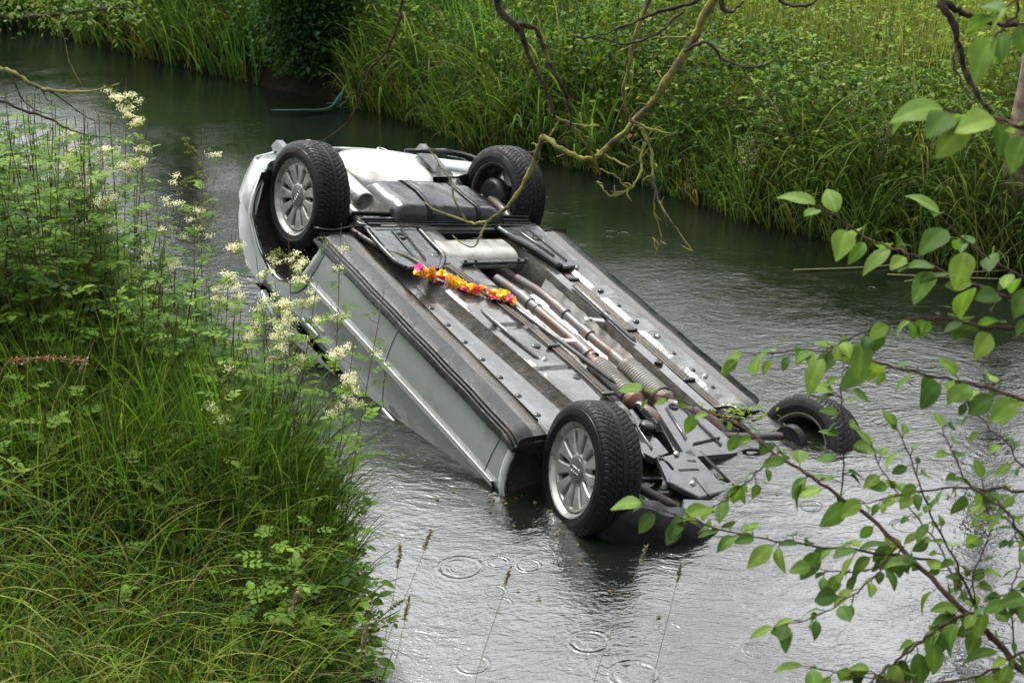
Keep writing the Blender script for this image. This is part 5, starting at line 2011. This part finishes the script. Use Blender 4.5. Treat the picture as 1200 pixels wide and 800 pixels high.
add_leaves(g, base_ - tb2 + rng.normal(0, .12, (n_, 3)) * [1, 1, .2], np.column_stack([rng.normal(size=(n_, 2)), rng.normal(-.4, .3, n_)]), np.column_stack([rng.normal(0, .4, (n_, 2)), np.ones(n_)]), rng.uniform(.02, .04, n_), rng.uniform(.006, .012, n_), pick([(.08, .13, .03), (.05, .10, .02), (.12, .16, .04)], n_), K=4)
g.build('foliage', MAT['leaf'], bt2)

# --- leafy shrub in the right foreground --------------------------------------
sb_ = np.array([1.35, 1.9, 0.])
sb_[2] = height(sb_[None, :2])[0]
sh = empty('leafy_shrub', tuple(sb_))
tag(sh, 'young broad-leaved shrub whose thin branches cross the right foreground', 'shrub')
g = G()
stem_p = smooth_path([np.zeros(3), (-.04, .05, .7), (-.10, .12, 1.4), (-.12, .22, 2.1), (-.15, .3, 2.9)], 8)
g.tube(stem_p, np.linspace(.03, .010, len(stem_p)), 10, jitter=.04)
g.build('stem', MAT['twig_bark'], sh)
BR = [   # (points, radii, leaf length, leaf spacing)
    ([(1215, 792, 2.35), (1172, 756, 2.4), (1100, 688, 2.45), (1030, 616, 2.55), (962, 566, 2.6), (908, 532, 2.65), (880, 506, 2.7), (838, 486, 2.75), (800, 470, 2.8), (752, 458, 2.85)], [.0075, .0065, .0055, .0045, .0036, .003, .0026, .002, .0015], .058, .040, True),
    ([(1090, 655, 2.5), (1010, 646, 2.5), (930, 636, 2.55), (862, 624, 2.6), (800, 606, 2.6), (752, 590, 2.6)], [.003, .0026, .0022, .002, .0017, .0012], .056, .030, False),
    ([(1225, 700, 2.3), (1150, 715, 2.35), (1110, 730, 2.4), (1068, 760, 2.4), (1030, 790, 2.4), (1000, 815, 2.4)], [.004, .0035, .003, .0026, .002, .0015], .060, .026, True),
    ([(1160, 750, 2.4), (1120, 660, 2.4), (1090, 600, 2.4), (1068, 540, 2.4), (1050, 500, 2.4)], [.003, .0026, .002, .0016, .0012], .036, .026, False),
    ([(1215, 470, 2.3), (1150, 452, 2.35), (1080, 438, 2.4), (1010, 420, 2.45), (950, 410, 2.5), (870, 417, 2.55)], [.004, .0034, .0028, .0022, .0016, .001], .052, .040, True),
    ([(1225, 392, 2.2), (1150, 382, 2.2), (1090, 372, 2.25), (1040, 380, 2.3), (990, 398, 2.3), (965, 420, 2.3)], [.004, .0034, .0028, .002, .0015, .001], .062, .036, True),
    ([(1225, 372, 2.2), (1180, 348, 2.2), (1120, 325, 2.25), (1070, 300, 2.25), (1020, 280, 2.3), (980, 255, 2.3), (955, 240, 2.3)], [.0045, .004, .0034, .003, .0024, .0018, .0012], .060, .034, True),
    ([(1215, 580, 2.3), (1150, 572, 2.35), (1085, 575, 2.4), (1010, 590, 2.4)], [.003, .0025, .002, .001], .040, .038, True),
    ([(1225, 150, 1.75), (1180, 142, 1.75), (1140, 134, 1.8), (1105, 128, 1.8)], [.0035, .003, .002, .0015], .062, .036, True),
    ([(1225, -10, 1.9), (1190, 20, 1.9), (1165, 45, 1.9)], [.003, .0025, .002], .060, .030, True),
    ([(985, 580, 2.6), (990, 520, 2.6), (985, 460, 2.6), (990, 425, 2.6)], [.002, .0018, .0014, .001], .050, .032, False),
    ([(1225, 640, 2.2), (1180, 600, 2.2), (1130, 560, 2.25), (1105, 500, 2.3)], [.003, .0025, .002, .0012], .034, .026, True),
    ([(905, 532, 2.65), (880, 560, 2.65), (850, 585, 2.65), (830, 595, 2.65)], [.002, .0016, .0014, .001], .050, .028, False),
    ([(1050, 640, 2.5), (1020, 680, 2.45), (960, 720, 2.4), (905, 735, 2.4)], [.002, .0016, .0014, .001], .042, .030, False),
]
BR += [
    ([(1225, 760, 2.3), (1150, 790, 2.35), (1080, 800, 2.35), (1000, 790, 2.4), (940, 780, 2.4)], [.003, .0026, .002, .0015, .001], .045, .028, True),
    ([(1130, 700, 2.45), (1100, 640, 2.5), (1040, 560, 2.5), (1020, 520, 2.5)], [.002, .0017, .0014, .001], .034, .026, False),
    ([(1225, 560, 2.3), (1180, 520, 2.3), (1140, 480, 2.35), (1120, 440, 2.35)], [.002, .0017, .0014, .001], .038, .028, True),
    ([(1150, 735, 2.4), (1140, 680, 2.4), (1160, 620, 2.4), (1150, 560, 2.4)], [.002, .0017, .0014, .001], .034, .024, False),
    ([(1060, 640, 2.5), (1040, 660, 2.5), (1000, 670, 2.5), (950, 665, 2.5)], [.002, .0017, .0014, .001], .036, .026, False),
    ([(1190, 770, 2.4), (1185, 700, 2.35), (1195, 650, 2.35), (1180, 600, 2.3)], [.002, .0017, .0014, .001], .036, .022, False),
    ([(1225, 330, 2.2), (1180, 315, 2.2), (1140, 290, 2.2), (1100, 250, 2.2)], [.003, .0025, .002, .001], .056, .03, True),
]
LC = [(.10, .18, .035), (.13, .21, .04), (.07, .13, .028), (.17, .25, .05), (.055, .10, .025)]


def big_leaf(gl_, p, d, up_, ln, col):
    """one broad serrate leaf with side veins pressed in"""
    d = norm(d)
    s_ = norm(np.cross(d, up_))
    u_ = np.cross(s_, d)
    K_, J_ = 15, 7
    t = np.linspace(0, 1, K_)
    w_ = rng.uniform(.29, .36) * ln * (np.sin(PI * t ** .88) ** .8) * (1 - .1 * t)
    w_[0] = .004 * ln
    w_[-1] = .002 * ln
    w_ = w_ * (1 + .05 * (np.arange(K_) % 2))
    droop = rng.uniform(.15, .6)
    roll = rng.normal(0, .25)
    curl = rng.uniform(.05, .35)
    V = np.zeros((K_, J_, 3))
    C_ = np.zeros((K_, J_, 3))
    ph = rng.uniform(0, 6)
    for j, x in enumerate(np.linspace(-1, 1, J_)):
        lift = abs(x) * curl * w_ * (1) + .05 * ln * np.sin(t * 7 + ph) * abs(x) * .5
        vein = .006 * ln * np.cos((t - .25 * abs(x)) * 2 * PI * 8) * (abs(x) > .1)
        z_ = lift + vein - droop * ln * t ** 2 + roll * x * w_
        V[:, j] = p + d * (ln * (t + .05 * (1 - abs(x)) * 0))[:, None] + s_ * (x * w_)[:, None] + u_ * z_[:, None]
        C_[:, j] = np.array(col) * (1.35 if abs(x) < .1 else 1.0)
    gl_.grid(V, C_.reshape(-1, 3))


for bi, (pts, r, ll, spc, attach) in enumerate(BR):
    P_ = [at(*p) for p in pts]
    if attach:
        # grow from the stem outside the frame
        z_ = P_[0][2] - sb_[2]
        k_ = int(np.clip(np.argmin(np.abs(stem_p[:, 2] - (z_ - .15))), 2, len(stem_p) - 1))
        P_ = [sb_ + stem_p[k_], (sb_ + stem_p[k_] + P_[0]) / 2 + np.array([0, 0, .03])] + P_
        r = [r[0] * 1.3, r[0] * 1.15] + r
    pth = smooth_path(P_, 7)
    pth[1:-1] += rng.normal(0, .0012, (len(pth) - 2, 3))
    rr = .72 * np.interp(np.linspace(0, 1, len(pth)), np.linspace(0, 1, len(r)), r)
    g = G()
    g.tube(pth - sb_, rr, 7, jitter=.05)
    gl = G()
    s_ = np.concatenate([[0], np.cumsum(np.linalg.norm(np.diff(pth, axis=0), axis=1))])
    start = (s_[14] if attach else 0) + .02
    k = 0
    dist = start
    while dist < s_[-1] + .001:
        p = np.array([np.interp(dist, s_, pth[:, i]) for i in range(3)])
        tdir = norm(np.array([np.interp(min(dist + .02, s_[-1]), s_, pth[:, i]) - np.interp(max(dist - .02, 0), s_, pth[:, i]) for i in range(3)]))
        side = norm(np.cross(tdir, [0, 0, 1.])) * (1 if k % 2 else -1)
        nlv = 1 if rng.uniform() < .75 else 2
        for _ in range(nlv):
            dr_ = tdir * rng.uniform(.1, .8) + side * rng.uniform(.5, 1.) + np.array([0, 0, rng.uniform(-.75, .35)]) + rng.normal(0, .18, 3)
            ln = ll * rng.uniform(.38, .95)
            pet = norm(dr_) * rng.uniform(.008, .018)
            g.tube([p - sb_, p - sb_ + pet * .5 + np.array([0, 0, .001]), p - sb_ + pet], .0009, 4, cap=False)
            big_leaf(gl, p - sb_ + pet, dr_ + np.array([0, 0, -.15]), np.array([rng.normal(0, .35), rng.normal(-.25, .35), 1.]), ln, np.array(LC[rng.integers(5)]) * rng.uniform(.8, 1.15))
        dist += spc * .58 * rng.uniform(.6, 1.4)
        k += 1
    # end leaf
    big_leaf(gl, pth[-1] - sb_, norm(pth[-1] - pth[-3]) + np.array([0, 0, -.1]), np.array([0, -.2, 1.]), ll * .9, LC[1])
    bo = g.build('branch', MAT['twig_bark'], sh)
    gl.build('leaves', MAT['leaf'], bo)

# --- bits in the water -----------------------------------------------------------
g = G()
o = np.array([-1.5, 14.0, 0.])
pth = smooth_path([at(402, 124, 14.3) + [0, 0, .12], at(385, 127, 14.2), at(350, 129, 14.1), at(318, 129, 14.1)], 10)
pth[:, 2] = np.maximum(pth[:, 2], .015)
g.tube(pth - o, np.linspace(.016, .004, len(pth)), 8, col=(.02, .09, .065), jitter=.15)
for k in range(26):
    q = at(rng.uniform(392, 420), rng.uniform(112, 126), 14.35) - o
    g.tube([q, q + rng.normal(0, .06, 3) * [1, 1, .6]], .004, 4, col=(.03, .13, .10), cap=False)
n_ = g.build('green_netting', MAT['stem'])
n_.location = tuple(o)
tag(n_, 'strip of torn green netting trailing in the water at the far bank', 'netting')
# reed stems floating at the right
for k, (a0, a1, a2, lb) in enumerate([((930, 315), (1010, 312), (1085, 306), 'long pale reed stem floating under the far bank'), ((1040, 322), (1110, 325), (1190, 328), 'pale reed stem lying at the right waterline'), ((1060, 332), (1130, 322), (1200, 318), 'bent straw stem crossing the floating reeds at right')]):
    ps = []
    for (x, y) in (a0, a1, a2):
        p = at(x, y, 1.0) - np.array([0, 0, CAM_H])
        ps.append(np.array([0, 0, CAM_H]) + p * ((CAM_H - .02) / -p[2]))
    ps = np.array(ps)
    ps[:, 2] = .014 + .01 * k
    g = G()
    g.tube(smooth_path(ps, 6) - ps[0], .004, 5, col=(.22, .22, .10))
    o_ = g.build('floating_reed', MAT['stem'])
    o_.location = tuple(ps[0])
    tag(o_, lb, 'reed stem', 'reed stems floating at the right')
# leaves and weed caught on the sunken front of the car
g = G()
o = np.array([1.15, 7.35, 0.05])
q = np.column_stack([rng.normal(0, .09, 60), rng.normal(0, .05, 60), rng.uniform(0, .04, 60)])
add_leaves(g, q, rng.normal(size=(60, 3)), np.tile([0, 0, 1.], (60, 1)), .03, .01, pick(LIGHT, 60), K=4)
q = g.build('caught_weed', MAT['leaf'])
q.location = tuple(o)
tag(q, 'small clump of green leaves caught by the sunken far front wheel', kind='stuff')

g = G()
q = np.vstack([np.column_stack([rng.normal(cx, sx, n_), rng.normal(cy, sy, n_), np.full(n_, .006)]) for (cx, cy, sx, sy, n_) in ((-.1, 6.55, .12, .06, 16), (1.35, 7.35, .2, .1, 24), (1.05, 6.7, .12, .08, 16), (.2, 6.0, .25, .2, 10), (-1.0, 8.0, .3, .3, 12))])
n_ = len(q)
add_leaves(g, q, np.column_stack([rng.normal(size=(n_, 2)), np.zeros(n_)]), np.tile([0, 0, 1.], (n_, 1)), rng.uniform(.012, .035, n_), rng.uniform(.003, .009, n_), pick([(.18, .2, .05), (.12, .08, .04), (.09, .13, .03)], n_), K=4, droop=.02, fold=.05)
tag(g.build('floating_litter', MAT['leaf']), kind='stuff', label='bits of leaf and straw drifting round the sunken car')

# trees farther off behind the meadow, seen only mirrored in the river
for k, (x, y, hh, lb) in enumerate(((-5.5, 25.5, 7.5, 'first tall tree beyond the meadow, behind the dark trunk'), (-2.2, 24.0, 7.0, 'second tall tree beyond the meadow, behind the dark bush'), (1.3, 25.0, 8.0, 'third tall tree beyond the meadow, behind the mossy branch'), (4.8, 23.0, 7.0, 'fourth tall tree beyond the meadow, above the brambles'), (8.5, 19.0, 7.5, 'last tall tree beyond the meadow at the right'))):
    tree('willow_tree', (x, y), hh, .2, (2.6, 2.2), lb, 7000, MAT['dark_bark'], leaf=.13, cols=LUSH, group='trees beyond the meadow', nl=14)

# unseen trees added behind the photographer to shade and darken the wet metal's reflections
tree('added_shade_tree', (-6.8, -3.0), 7.5, .2, (2.3, 1.5), 'unseen broad tree added left behind the camera to darken reflections', 5500, MAT['dark_bark'], leaf=.11, cols=LUSH)
tree('added_shade_tree', (2.6, -2.4), 7.5, .2, (2.6, 1.6), 'unseen broad tree added right behind the camera to darken reflections', 5500, MAT['dark_bark'], leaf=.11, cols=LUSH)
